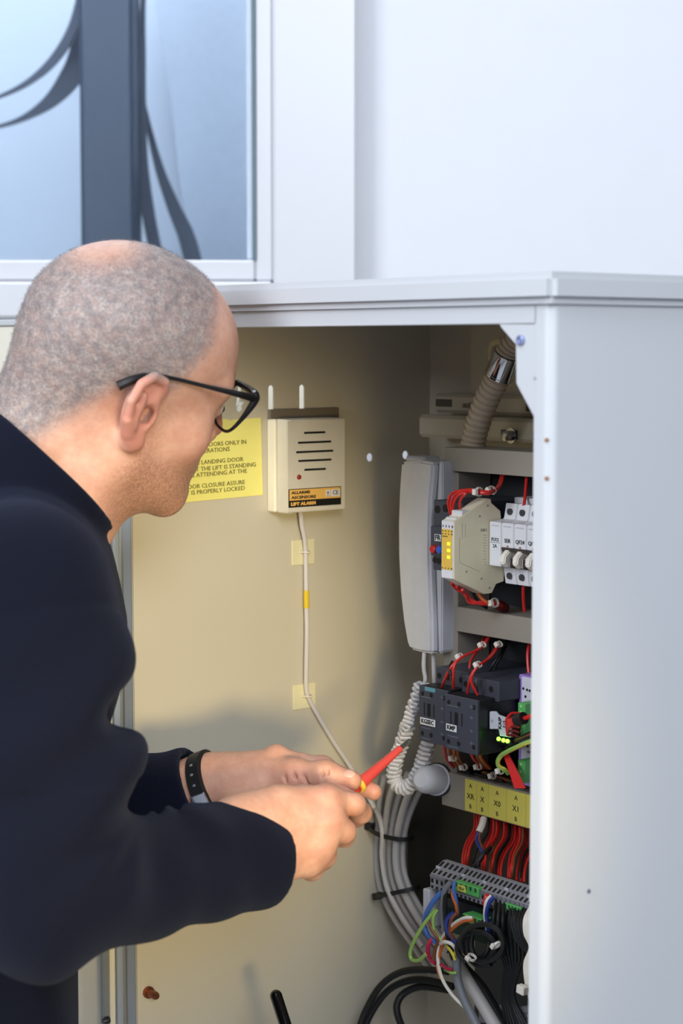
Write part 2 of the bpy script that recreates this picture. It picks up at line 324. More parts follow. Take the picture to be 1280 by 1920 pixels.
# ------------------------------------------------------------------ circuit frame
YF = -0.15
fr = thing('circuit_rack', 'taupe metal rack with uprights and three cross beams carrying the circuits', 'rack', (0.19, YF, 0.1))
def frame():
    up0, up1 = CW(829, 884, YF), CW(856, 884, YF)
    part('upright', MB().box((up0.x, YF + 0.002, CW(830, 1500, YF).z), (up1.x, YF + 0.05, up0.z), 0.001), FRAME_P, fr)
    part('upright', MB().box((0.575, YF + 0.002, 0.1), (0.60, YF + 0.05, up0.z), 0.001), FRAME_P, fr)
    def beam(x0, y0, y1, name='cross_beam'):
        a, b = CW(x0, y0, YF), CW(x0, y1, YF); m = MB()
        m.box((a.x, YF - 0.0015, b.z), (0.60, YF, a.z), 0.0005); m.box((a.x, YF, a.z - 0.002), (0.60, YF + 0.05, a.z)); m.box((a.x, YF, b.z), (0.60, YF + 0.05, b.z + 0.002)); m.box((a.x, YF, b.z), (a.x + 0.0015, YF + 0.05, a.z))
        return part(name, m, FRAME_P, fr)
    beam(835, 838, 882); beam(856, 1137, 1183); beam(830, 1444, 1508)
    part('mounting_plate', MB().box((up0.x, -0.098, 0.1), (0.60, -0.095, up0.z)), mat('shaded_plate', (44, 47, 52), 0.6), fr, 'mounting plate between the beams, shade put into its dark colour')  # shade and black wiring between the beams put into the plate colour
    m = MB()                                                   # ribbed wiring trays behind the beams
    for (x0, y) in ((857, 1137), (857, 1440)):
        z = CW(x0, y, YF).z
        for k in range(14): m.box((up1.x + k * 0.025, YF + 0.004, z - 0.004), (up1.x + k * 0.025 + 0.019, -0.098, z - 0.002))
    part('wiring_tray', m, BLACK, fr, kind='stuff')
    # yellow label strip
    edges = [871.5, 893.4, 915.7, 949.7, 986, 1026, 1070]; words = ['XR', 'X', 'X0', 'X1', 'X2', 'X3']
    z0, z1 = CW(871.5, 1459, YF - 0.002).z, CW(871.5, 1519, YF - 0.002).z
    for i in range(6):
        xa, xb = CW(edges[i], 1460, YF - 0.002).x, CW(edges[i + 1], 1460, YF - 0.002).x
        p = part('yellow_tag', MB().box((xa + 0.0002, YF - 0.0023, z1), (xb - 0.0002, YF - 0.0014, z0), 0.0002), YEL, fr, 'yellow tag lettered A, %s, B' % words[i])
        xm = (xa + xb) / 2; zc = (z0 + z1) / 2; h = z0 - z1
        text(p, 'A', (xm, YF - 0.0024, z0 - h * 0.2), XF, UPF, 0.0048); text(p, words[i], (xm, YF - 0.0024, zc - h * 0.03), XF, UPF, 0.0062); text(p, 'B', (xm, YF - 0.0024, z1 + h * 0.16), XF, UPF, 0.0048)
frame()
tag(solo('black_filler', MB().box((0.03, -0.06, CW(770, 1712, -0.06).z), (0.20, -0.002, CW(770, 1455, -0.06).z), 0.002), BLACKR), 'black upright duct behind the grey cables in the corner', 'filler')  # plain black box filling the corner behind the grey cables
# ------------------------------------------------------------------ alarm and its cable, on the side wall
al = thing('lift_alarm', 'beige lift alarm sounder box with five slots on the side wall', 'alarm', CU(500, 962))
def alarm():
    X1 = 0.034; a, b = CU(538, 786, X1), CU(648, 786, X1); zt, zb = CU(538, 787, X1).z, CU(538, 963, X1).z
    y0 = CU(500, 780, 0.0).y; yb = b.y
    part('alarm_shadow', MB().box((0, y0 + 0.001, zt - 0.01), (0.006, CU(629, 770).y, CU(560, 766).z)), mat('shadow_taupe', (112, 102, 88), 0.6), al)  # slab shaped and coloured as the alarm's cast shadow on the wall
    part('base', MB().box((0, y0, zb), (0.014, yb, zt), 0.0015), CREAM, al)
    B = bmesh.new(); L = MB().box((0.0145, y0 + 0.002, zb + 0.0005), (X1, yb, zt - 0.0005)); 
    vs = [Vector((0.0145, y, z)) for y in (y0 + 0.003, yb) for z in (zb, zt)] + [Vector((X1 - 0.004, y, z)) for y in (y0 + 0.003, yb) for z in (zb, zt)] + [Vector((X1, y, z)) for y in (a.y, yb - 0.001) for z in (zb + 0.001, zt - 0.001)]
    for v in vs: B.verts.new(v)
    bmesh.ops.convex_hull(B, input=list(B.verts)); bmesh.ops.dissolve_limit(B, angle_limit=0.01, verts=B.verts, edges=B.edges); bmesh.ops.bevel(B, geom=list(B.edges), offset=0.0008, segments=2, affect='EDGES')
    cv = part('cover', MB().bm(B), mat('alarm_cover', (218, 210, 194), 0.45), al)
    for (p0, p1, py) in ((570, 609, 811), (558.5, 620, 829), (555, 624, 846.5), (559, 620.5, 863), (570.5, 610, 880)):
        q0, q1 = CU(p0, py, X1), CU(p1, py, X1)
        q0.z = q1.z = CU((p0 + p1) / 2, py, X1).z
        part('slot', MB().tube([q0 + Vector((-0.0006, 0, 0)), q1 + Vector((-0.0006, 0, 0))], 0.0014, 8, 0), HOLE, cv)
    c = CU(559.5, 894.5, X1); part('led', MB().ball(c + Vector((0.001, 0, 0)), (0.0022, 0.0028, 0.0028)), mat('red_led', (140, 24, 30), 0.25), cv)
    q0, q1 = CU(540.5, 917, X1), CU(639, 917, X1); zl0, zl1 = CU(590, 914.5, X1).z, CU(590, 949, X1).z
    lb = part('label', MB().box((X1 - 0.0002, q0.y, zl1), (X1 + 0.0004, q1.y, zl0), 0.0002), mat('black_label', (20, 19, 17), 0.5), al, 'black and amber label lettered ALLARME ASCENSORE LIFT ALARM')
    h = zl0 - zl1; amb = mat('amber_label', (238, 186, 96), 0.5); wd = q1.y - q0.y
    part('label_field', MB().box((X1 + 0.0003, q0.y + 0.0012, zl1 + h * 0.38), (X1 + 0.0006, q1.y - 0.0012, zl0 - h * 0.04)), amb, lb)
    f = X1 + 0.0007
    text(lb, 'ALLARME', (f, q0.y + wd * 0.05, zl0 - h * 0.21), XS, UPF, h * 0.15, align='LEFT', stretch=1.45, bold=0.05)
    text(lb, 'ASCENSORE', (f, q0.y + wd * 0.05, zl0 - h * 0.47), XS, UPF, h * 0.15, align='LEFT', stretch=1.45, bold=0.05)
    text(lb, 'LIFT ALARM', (f, q0.y + wd * 0.04, zl1 + h * 0.18), XS, UPF, h * 0.17, amb, align='LEFT', stretch=1.35, bold=0.08)
    part('mark_field', MB().box((f - 0.0002, q0.y + wd * 0.7, zl0 - h * 0.52), (f, q0.y + wd * 0.78, zl0 - h * 0.15)).box((f - 0.0002, q0.y + wd * 0.80, zl0 - h * 0.52), (f, q0.y + wd * 0.97, zl0 - h * 0.15)), WHITE, lb)
    text(lb, 'CE', (f + 0.0002, q0.y + wd * 0.885, zl0 - h * 0.33), XS, UPF, h * 0.24)
    mk = MB(); yc = q0.y + wd * 0.74; zc = zl0 - h * 0.33
    mk.box((f, yc - 0.0012, zc - 0.0012), (f + 0.0002, yc + 0.0012, zc + 0.0018)).box((f, yc - 0.0018, zc - 0.0034), (f + 0.0002, yc + 0.0018, zc - 0.0026))
    part('bin_mark', mk, mat('mark_grey', (120, 120, 124), 0.5), lb)
alarm()
def alarm_cable():
    c = thing('alarm_cable', 'thin pale cable running down the side wall from the alarm', 'cable', CU(570, 1400))
    pts = [(563, 955, .016), (566, 985, .012), (571, 1010, .009), (573, 1035, .006), (573.5, 1080, .006), (574, 1130, .007), (575, 1180, .007), (574, 1240, .007), (574, 1290, .006), (580, 1312, .005), (598, 1345, .006), (625, 1390, .007), (655, 1435, .010), (680, 1475, .016), (702, 1515, .03)]
    part('sheath', MB().tube([CU(*p) for p in pts], 0.0027, 10, 6), mat('cable_cream', (206, 200, 198), 0.45), c)
    part('marker_sleeve', MB().tube([CU(574, 1107, .0065), CU(574.3, 1140, .007)], 0.0033, 10, 0), mat('sleeve_yellow', (222, 190, 40), 0.5), c, 'yellow marker sleeve')
    for i, (px, py, tx) in enumerate(((568, 1035, 1), (570, 1305, 2))):
        t = thing('tape_pad', ['upper square of yellowed tape holding the alarm cable to the wall', 'lower square of yellowed tape holding the alarm cable to the wall'][i], 'tape', CU(px, py + 23), group='tape pads on the alarm cable')
        a, b = CU(px - 22, py), CU(px + 20, py); z = CU(px, py).z
        part('pad', MB().box((0.0, a.y, z - 0.0145), (0.0016, b.y, z + 0.0145), 0.0005), TAPE, t)
        q = CU(573.5 if i == 0 else 577, py, 0.006); part('tie_loop', MB().tube([q + Vector((-0.004, -0.006, 0)), q + Vector((0.0035, -0.002, 0)), q + Vector((0.0035, 0.003, 0)), q + Vector((-0.004, 0.006, 0))], 0.0009, 6, 4), NYLON, t)
alarm_cable()
def notice():
    xs = 0.0006; a, b = CU(290, 796), CU(491.5, 783); zt, zb = CU(491, 783).z, CU(492, 928).z
    n = thing('yellow_notice', 'yellow instruction notice partly hidden behind the man, left of the alarm', 'notice', (0, b.y, zb))
    R = Matrix.Translation((0, b.y, zb)) @ Matrix.Rotation(math.radians(1.6), 4, 'X') @ Matrix.Translation((0, -b.y, -zb))
    m = MB().box((0, a.y, zb), (xs, b.y, zt), 0.0002); m.v = [R @ v for v in m.v]; part('sheet', m, mat('notice_yellow', (236, 228, 130), 0.5), n)
    up = R.to_3x3() @ Vector((0, 0, 1)); xd = R.to_3x3() @ Vector((0, 1, 0)); ink = mat('notice_ink', (96, 92, 50), 0.7)
    for (s, px, py) in (('OPEN THE DOORS ONLY IN', 462, 828.5), ('OPERATIONS', 430.5, 842), ('THE LANDING DOOR', 456, 861), ('THAT THE LIFT IS STANDING', 480, 871), ('IS ATTENDING AT THE', 463, 883), ('DOOR CLOSURE ASSURE', 459, 904), ('THAT IT IS PROPERLY LOCKED', 459, 915)):
        q = CU(px, py, xs + 0.0002); text(n, s, q, xd, up, 0.0048, ink, align='RIGHT', stretch=1.1)
notice()
# ------------------------------------------------------------------ intercom handset on the frame's left side
def phone():
    yc = -0.168; x1 = CW(829, 1000, -0.165).x - 0.001
    t = thing('intercom_handset', 'slim white wall intercom handset hanging left of the circuit frame', 'telephone', (x1, -0.15, CW(790, 1225, yc).z))
    def prof(pts): return [(CW(px, py, yc)) for px, py in pts]
    outer = [(753, 866), (749, 920), (747, 980), (747.5, 1040), (751, 1110), (757, 1165), (764, 1205), (769, 1217)]
    inner = [(812, 1226), (812, 1200), (811, 1150), (808.5, 1100), (807, 1040), (807, 980), (809, 930), (813, 890), (814, 868)]
    p = prof(outer + [(790, 1223)] + inner + [(790, 863)])
    part('handset', MB().prism([(v.z, v.x) for v in p], 1, yc - 0.002, yc + 0.045, 0.003), mat('handset_white', (214, 214, 218), 0.35), t, 'curved handset')
    q = prof([(817, 864), (835, 868), (835, 1226), (816, 1227), (813.5, 1150), (811, 1060), (812, 960), (815, 900)])
    part('cradle', MB().prism([(v.z, min(v.x, x1)) for v in q], 1, yc + 0.004, yc + 0.040, 0.0015), LGREY, t, 'flat cradle')
    g = prof([(812.5, 870), (816.5, 870), (815, 900), (811, 960), (811, 1060), (813, 1150), (815, 1222), (812, 1222), (810, 1150), (807, 1060), (807, 960), (811, 900)])
    part('gap_shade', MB().prism([(v.z, v.x) for v in g], 1, yc + 0.006, yc + 0.038), mat('gap_shade_grey', (110, 112, 122), 0.6), t)  # strip filling the open gap, its shade put into the grey
    hk = CW(790, 860, yc + 0.02); part('hook', MB().box((hk.x - 0.016, yc + 0.01, hk.z - 0.004), (hk.x + 0.016, yc + 0.034, hk.z + 0.003), 0.002), LGREY, t)
    c = thing('coiled_cord', 'white coiled telephone cord looping below the intercom handset', 'cord', CW(760, 1475, -0.15))
    ctr = [(791, 1283), (781, 1312), (769, 1345), (757, 1383), (746, 1412), (739, 1442), (740, 1464), (752, 1476), (768, 1474), (781, 1455), (792, 1428), (801, 1400), (808, 1378)]
    line = spline([CW(x, y, -0.19 + 0.0022 * i) for i, (x, y) in enumerate(ctr)], 40); out = []; L = 0; nrm = Vector((0, 1, 0))
    for i in range(len(line) - 1):
        tn = (line[i + 1] - line[i]); L += tn.length; tn.normalize(); nrm = (nrm - tn * nrm.dot(tn)).normalized(); bn = tn.cross(nrm); a = 2 * math.pi * L / 0.0054
        out.append(line[i] + (nrm * math.cos(a) + bn * math.sin(a)) * 0.0068)
    part('coil', MB().tube(out[::2], 0.0025, 6, 0), mat('cord_white', (210, 208, 210), 0.4), c)
    part('tail', MB().tube([CW(795, 1224, -0.165), CW(794, 1250, -0.168), CW(797, 1275, -0.17), CW(791, 1290, -0.185)], 0.0022, 8), mat('cord_white', (210, 208, 210), 0.4), c)
    part('tail', MB().tube([CW(812, 1224, -0.155), CW(813, 1262, -0.155), CW(815, 1320, -0.155), CW(809, 1380, -0.168)], 0.0022, 8), mat('cord_white', (210, 208, 210), 0.4), c)
phone()
# ------------------------------------------------------------------ conduit
def conduit():
    y = -0.118
    def ribbed(pts, r, pitch=0.0056):
        L = spline([CW(*q) for q in pts], 60); P3 = [L[0]]; acc = 0; d = 0
        for i in range(1, len(L)):
            d += (L[i] - L[i - 1]).length
            if d - acc >= pitch / 6: P3.append(L[i]); acc = d
        wv = [1, 1.01, 1.0, 0.99, 0.86, 0.86]
        return MB().tube(P3, [r * wv[i % 6] for i in range(len(P3))], 20, 0)
    t = thing('ribbed_conduit', 'beige ribbed flexible conduit rising from the top beam under the gusset', 'conduit', CW(886, 842, y))
    part('hose', ribbed([(886, 845, y), (888, 825, y), (897, 790, y), (911, 752, y), (928, 718, y), (938, 696, y)], 0.0137), COND, t)
    part('hose', ribbed([(948, 672, y), (955, 656, y), (966, 640, y), (985, 620, y), (1010, 596, y)], 0.0135), COND, t, 'short upper length')
    a, b = CW(934, 707, y), CW(952, 665, y); n = (b - a).length
    part('coupling', MB().lathe(a, b, [(0, 0.0148), (0.0008, 0.0156), (0.0025, 0.0156), (0.003, 0.0152), (n - 0.001, 0.0152), (n, 0.0148)], 28), CHROME, t, 'chrome coupling')
    h = thing('hook_clip', 'beige curved hook clip beside the chrome coupling', 'clip', CW(925, 690, y + 0.02))
    ps = [CW(px, py, y + 0.02) for px, py in ((943, 640), (933, 640), (925, 646), (921, 660), (923, 676))]
    part('hook', MB().tube(ps, 0.0042, 10), mat('clip_beige', (206, 190, 150), 0.5), h); part('stem', MB().tube([CW(940, 640, y + 0.02), CW(942, 650, y + 0.06), CW(943, 655, -0.02)], 0.0035, 8), mat('clip_beige', (206, 190, 150), 0.5), h)
conduit()
# ------------------------------------------------------------------ upper row of devices
def screws(parent, pts, y, r, depth=0.0012, m=None, name='screw_hole'):
    for px, py in pts:
        c = CW(px, py, y); part(name, MB().lathe(c + Vector((0, -0.0004, 0)), c + Vector((0, depth, 0)), [(0, r), (depth, r)], 12), m or HOLE, parent)
def tagplate(parent, s, p0, p1, y, size, bold=0.06):
    a, b = CW(p0[0], p0[1], y), CW(p1[0], p0[1], y); z1 = CW(p0[0], p1[1], y).z
    q = part('name_tag', MB().box((a.x, y - 0.0005, z1), (b.x, y, a.z), 0.0001), WHITE, parent, 'white tag lettered ' + s)
    text(q, s, ((a.x + b.x) / 2, y - 0.0007, (a.z + z1) / 2), XF, UPF, size, bold=0.03); return q
def upper():
    t = thing('overload_relay', 'dark overload relay with red and blue buttons behind the handset', 'relay', CW(812, 1070, -0.20)); y = -0.198
    a = CW(812, 937, y); xb = 0.2735; zb = CW(812, 1068, y).z; zm = CW(812, 985, y).z
    part('body', MB().box((a.x, y, zb), (xb, -0.1, a.z), 0.001).box((a.x + 0.001, y - 0.005, CW(812, 1040, y).z), (xb, y, zm), 0.001), DGREY, t)
    screws(t, [(820, 955), (835, 953)], y, 0.0042); screws(t, [(815, 1050), (823, 1052)], y, 0.0034)
    for px, py, m, r in ((809, 1030, RED, 0.0042), (821, 1031, BLUE, 0.0042)):
        c = CW(px, py, y - 0.012); part('button', MB().lathe(c, c + Vector((0, 0.008, 0)), [(0, r * 0.8), (0.001, r), (0.008, r)], 14), mat('button_red', (190, 30, 34), 0.35) if m is RED else mat('button_blue', (40, 96, 190), 0.35), t)
    tagplate(t, 'FR', (815, 1001), (827, 1014), y - 0.0055, 0.0055)
    # safety relay with cream side
    yr = -0.232; t = thing('safety_relay', 'cream safety relay with yellow face lying under the red wires', 'relay', (0.284, -0.17, CW(830, 1112, yr).z))
    x0, x1 = CW(826.5, 1000, yr).x, CW(849, 1000, yr).x
    q = lambda px, py: CU(px, py, x1)
    side = [(850.5, 978), (917, 935), (920, 936), (921, 943), (938, 958), (946, 1065), (944, 1090), (930, 1095), (922, 1112), (908, 1114), (850.5, 1086)]
    pr = [q(*s) for s in side]; yr2 = pr[0].y
    part('housing', MB().prism([(v.y, v.z) for v in pr], 0, x0 + 0.0008, x1 - 0.0012), CREAM, t)
    sd = part('side_cover', MB().prism([(v.y, v.z) for v in pr], 0, x1 - 0.001, x1, 0.0004), mat('relay_cream', (238, 228, 196), 0.45), t, 'broad cream side cover with fine lines')
    for px, py in ((914, 948), (899, 968), (874, 1072), (902, 1085), (917, 1102)):
        c = q(px, py); part('pin', MB().lathe(c, c + Vector((0.0005, 0, 0)), [(0, 0.0011), (0.0005, 0.0009)], 8), mat('pin_grey', (128, 122, 108), 0.6), sd)
    ln = MB()
    for (p0, p1) in (((861, 1008), (861, 1054)), ((861, 1055), (882, 1064)), ((882, 1064), (900, 1072)), ((866, 981), (866, 1011)), ((872, 982), (872, 1008))): ln.tube([q(*p0), q(*p1)], 0.00022, 4, 0)
    for k in range(12):
        py = 1003 + k * 5; ln.tube([q(905 + (k % 3), py), q(911, py + 0.6)], 0.0003, 4, 0)
    part('engraved_lines', ln, mat('line_grey', (150, 142, 120), 0.6), sd, kind='stuff')
    text(sd, 'NA1', q(907, 994), (0, 1, 0), UPF, 0.0034, mat('relay_print', (90, 86, 76), 0.6))
    zt, zb = pr[0].z, pr[-1].z
    part('front_frame', MB().box((x0, yr2 - 0.0005, zb), (x1 - 0.001, yr2 + 0.004, zt), 0.0005), mat('relay_white', (214, 212, 216), 0.4), t)
    fz = lambda py: CW(838, py, yr2).z
    yf = part('yellow_face', MB().box((x0 + 0.0012, yr2 - 0.0012, fz(1068)), (x1 - 0.0016, yr2, fz(992)), 0.0003), YELR, t)
    xm = (x0 + x1) / 2
    for k, py in enumerate((1019, 1031.5, 1044)):
        part('indicator', MB().box((xm + 0.0008, yr2 - 0.0020, fz(py + 3)), (xm + 0.0052, yr2 - 0.001, fz(py - 3)), 0.0004), LED_Y, yf)
    dk = MB()
    for r, py in enumerate((995.5, 1001, 1065)):
        for k in range(4): dk.box((x0 + 0.002 + k * 0.0045, yr2 - 0.0014, fz(py + 1.1)), (x0 + 0.0034 + k * 0.0045, yr2 - 0.001, fz(py - 1.1)))
    dk.box((x0 + 0.002, yr2 - 0.0014, fz(1006.5)), (x0 + 0.010, yr2 - 0.001, fz(1004.8)))
    part('printed_marks', dk, mat('print_brown', (80, 66, 30), 0.6), yf, kind='stuff')
    for k in range(4): part('slot', MB().box((x0 + 0.002 + k * 0.0045, yr2 - 0.0009, fz(989)), (x0 + 0.0034 + k * 0.0045, yr2, fz(984.5))), mat('slot_lilac', (110, 104, 122), 0.6), t)
    part('terminal_shelf', MB().box((x0 + 0.001, yr2 + 0.012, zt + 0.0025), (x1 - 0.0015, yr2 + 0.03, zt + 0.010), 0.0008).box((x0 + 0.001, yr2 + 0.004, zt - 0.001), (x1 - 0.0015, yr2 + 0.014, zt + 0.0035), 0.0008), mat('relay_white', (214, 212, 216), 0.4), t)
    # circuit breakers
    yb = -0.183; z = lambda py: CW(938, py, yb).z
    xs = [x1 + 0.0008 + 0.018 * k for k in range(6)]
    names = ['FU12', 'SER', 'QF24', 'QF22', 'QF21', 'QF20']
    lab = ['white fuse holder tagged FU12 2A at the left of the breaker row', 'white circuit breaker tagged SER beside the fuse holder', 'white circuit breaker tagged QF24 in the middle of the row', 'white circuit breaker tagged QF22 next to the cabinet post', 'white circuit breaker beyond QF22 behind the cabinet post', 'white circuit breaker at the far right of its row']
    for k in range(6):
        a, b = xs[k] + 0.0002, xs[k + 1] - 0.0002 if k < 5 else xs[5] + 0.0178
        t = thing('fuse_holder' if k == 0 else 'circuit_breaker', lab[k], 'breaker', ((a + b) / 2, -0.14, z(1102)), group='breakers on the upper rail')
        zt0, zt1, zf0, zf1, zb0, zb1 = z(947), z(978), z(980), z(1026), z(1068), z(1100)
        if k == 0: zf1 = z(1062)
        pf = [(-0.112, zt0 - 0.004), (-0.112, zb1 + 0.004), (-0.160, zb1), (-0.163, zb0), (yb + 0.006, zb0 + 0.002), (yb, zf1 - 0.0), (yb, zf0), (yb + 0.012, zf0 + 0.001), (-0.163, zt1 + 0.001), (-0.160, zt0)]
        if k: pf[4:6] = [(-0.170, zb0 + 0.001), (-0.170, zf1), (yb, zf1)]
        part('body', MB().prism(pf, 0, a, b, 0.0007), mat('breaker_white', (222, 222, 226), 0.42), t)
        for zz in ((zt0 + zt1) / 2, (zb0 + zb1) / 2):
            c = Vector(((a + b) / 2, -0.1625, zz)); part('terminal_screw', MB().lathe(c + Vector((0, -0.0012, 0)), c + Vector((0, 0.001, 0)), [(0, 0.0034), (0.002, 0.0034)], 12), mat('screw_dark', (74, 74, 78), 0.4, metal=0.4), t)
        if k:
            part('toggle_recess', MB().box((a + 0.001, -0.1712, z(1066)), (b - 0.001, -0.169, zf1 - 0.0005)), mat('recess_brown', (58, 50, 46), 0.6), t)
            part('toggle_bar', MB().box((a, yb - 0.0005, zf1 - 0.0035), (b, yb + 0.01, zf1 + 0.0002), 0.0004), mat('recess_brown', (58, 50, 46), 0.6), t)
        xm = (a + b) / 2; zc = z(1046)
        tp = [(-0.169, zc + 0.008), (-0.182, zc + 0.010), (-0.190, zc + 0.003), (-0.191, zc - 0.004), (-0.184, zc - 0.009), (-0.182, zc - 0.005), (-0.184, zc - 0.001), (-0.180, zc + 0.003), (-0.169, zc - 0.004)]
        if k: part('toggle', MB().prism(tp, 0, xm - 0.0040, xm + 0.0040, 0.0012), mat('toggle_ivory', (236, 230, 218), 0.4), t)
        text(t, names[k], (xm, yb - 0.0003, z(1013)), XF, UPF, 0.0040 if k else 0.0036, bold=0.015)
        if k == 0:
            tg = part('rating_tag', MB().box((xm - 0.005, yb - 0.0004, z(1031)), (xm + 0.005, yb, z(1019.5))), WHITE, t); text(tg, '2A', (xm, yb - 0.0006, z(1025)), XF, UPF, 0.0038)
            part('tag_rule', MB().box((xm - 0.007, yb - 0.0004, z(1018.6)), (xm + 0.007, yb, z(1018.0))), INK, t)
        else:
            part('state_window', MB().box((xm - 0.001, yb - 0.0004, z(1024.4)), (xm + 0.0015, yb, z(1021.6))), mat('window_red', (170, 84, 96), 0.5), t)
        part('print_bar', MB().box((a + 0.003, yb - 0.0003, z(987.5)), (b - 0.004, yb, z(985.5))), mat('print_pale', (184, 184, 190), 0.5), t)
    # clips on top of the breakers
    part2 = solo('busbar_clip', bx((963, 932), (1000, 944), -0.15, 0.03, 0.001), LGREY, 'pale grey clip lying on top of the circuit breakers', 'clip')
upper()
# ------------------------------------------------------------------ wires
ORD = 'first second third fourth fifth sixth seventh eighth ninth tenth eleventh twelfth thirteenth fourteenth fifteenth sixteenth seventeenth eighteenth nineteenth twentieth twenty-first twenty-second twenty-third twenty-fourth'.split()
def wire(pts, r, m, label, group, name=None, y=None, seg=8):
    ps = [CW(p[0], p[1], p[2] if len(p) > 2 else y) for p in pts]
    return solo(name or 'wire', MB().tube(ps, r, seg, 6), m, label, 'wire', group)
def tie(px, py, y, label, ang=0.0, size=1.0, m=None, group='nylon ties on the wire looms', r=0.006):
    c = CW(px, py, y); t = thing('cable_tie', label, 'cable tie', c, group=group)
    M = Matrix.Translation(c) @ Matrix.Rotation(ang, 4, 'Y')
    hd = MB().box((-0.0032 * size, -0.0035 * size - r, -0.0026 * size), (0.0032 * size, 0.0015 - r, 0.0026 * size), 0.0008); hd.v = [M @ v for v in hd.v]; part('head', hd, m or NYLON, t)
    ring = MB(); k = 14; prof = [(0.0014, 0.0006), (0.0014, -0.0006), (-0.0014, -0.0006), (-0.0014, 0.0006)]; vs = []
    for i in range(k):
        a = 2 * math.pi * i / k
        for (wv, rr) in prof: vs.append(M @ Vector((math.cos(a) * (r + rr), math.sin(a) * (r + rr), wv * size)))
    ring.add(vs, [(i * 4 + j, i * 4 + (j + 1) % 4, ((i + 1) % k) * 4 + (j + 1) % 4, ((i + 1) % k) * 4 + j) for i in range(k) for j in range(4)]); part('band', ring, m or NYLON, t)
G = 'red wires over the safety relay'; Y0 = -0.205
for k in range(4):
    d = (k % 2) * 4 - 2; e = (k // 2) * 4 - 2; R1 = 0.0014
    end = [(846, 969), (850, 970), (853, 972), (863.5, 964)][k]; mid = [(840, 942), (845, 946), (849, 950), (862, 940)][k]; top = [(849, 924), (853, 928), (858, 930), (872, 926)][k]
    wire([(943 + d, 884, -0.135), (936 + d, 910, -0.165), (918 + d, 923 + e, -0.195), (897, 922 + d, Y0), (878, 920 + e, Y0), (*top, Y0 - 0.004), (*mid, -0.21), (*end, -0.205)], R1, RED, ['red wire outermost in the loop into the safety relay', 'red wire second from the left in the loop into the relay', 'red wire third in the loop into the safety relay', 'red wire dropping alone to the right behind the relay loop'][k], G, 'red_wire')
tie(897.5, 922, Y0, 'nylon tie over the red loop, nearer the safety relay', ang=1.6, size=1.0, r=0.0042); tie(922, 919, -0.19, 'nylon tie over the red loop, nearer the top beam', ang=0.9, size=1.0, r=0.0042)
wire([(987, 893, -0.14), (985, 920, -0.15), (982, 948, -0.16)], 0.0016, RED, 'red wire dropping from the top beam onto the breakers', None, 'red_wire')
wire([(981, 1100, -0.15), (981, 1122, -0.145), (983, 1146, -0.14)], 0.0018, RED, 'red wire dropping below the circuit breakers to the tray', None, 'red_wire')
for k in range(3):
    wire([(846 + 10 * k, 1094 + 6 * k, -0.21), (858 + 8 * k, 1106 + 4 * k, -0.2), (872 + 2 * k, 1112 + 6 * k, -0.195), (884, 1128 + 3 * k - 3, -0.19), (905, 1133 - 2 * k, -0.18), (927, 1129 + 2 * k, -0.165), (944 - 3 * k, 1138, -0.145)], 0.0017, RED, ['red wire leaving the underside of the safety relay at its left', 'red wire leaving the middle underside of the safety relay', 'red wire leaving the underside of the safety relay at its right'][k], 'wires under the safety relay', 'red_wire')
wire([(893, 1107, -0.18), (903, 1122, -0.18), (915, 1130, -0.175), (935, 1134, -0.155)], 0.0017, ORANGE, 'orange wire curving under the safety relay', 'wires under the safety relay', 'orange_wire')
wire([(884, 1108, -0.175), (890, 1120, -0.17), (897, 1130, -0.165), (912, 1140, -0.15)], 0.0017, BLACKR, 'black wire under the safety relay', 'wires under the safety relay', 'black_wire')
tie(927, 1130, -0.168, 'nylon tie on the wires below the safety relay', ang=1.3, size=1.0, r=0.0045)
solo('red_sleeve', MB().tube([CW(930, 1133, -0.155), CW(940, 1137, -0.145), CW(948, 1141, -0.138)], [0.0048, 0.006, 0.005], 10), mat('dark_red_sleeve', (112, 34, 30), 0.6), 'dark red bundled wire ends lying in the tray', 'sleeve')
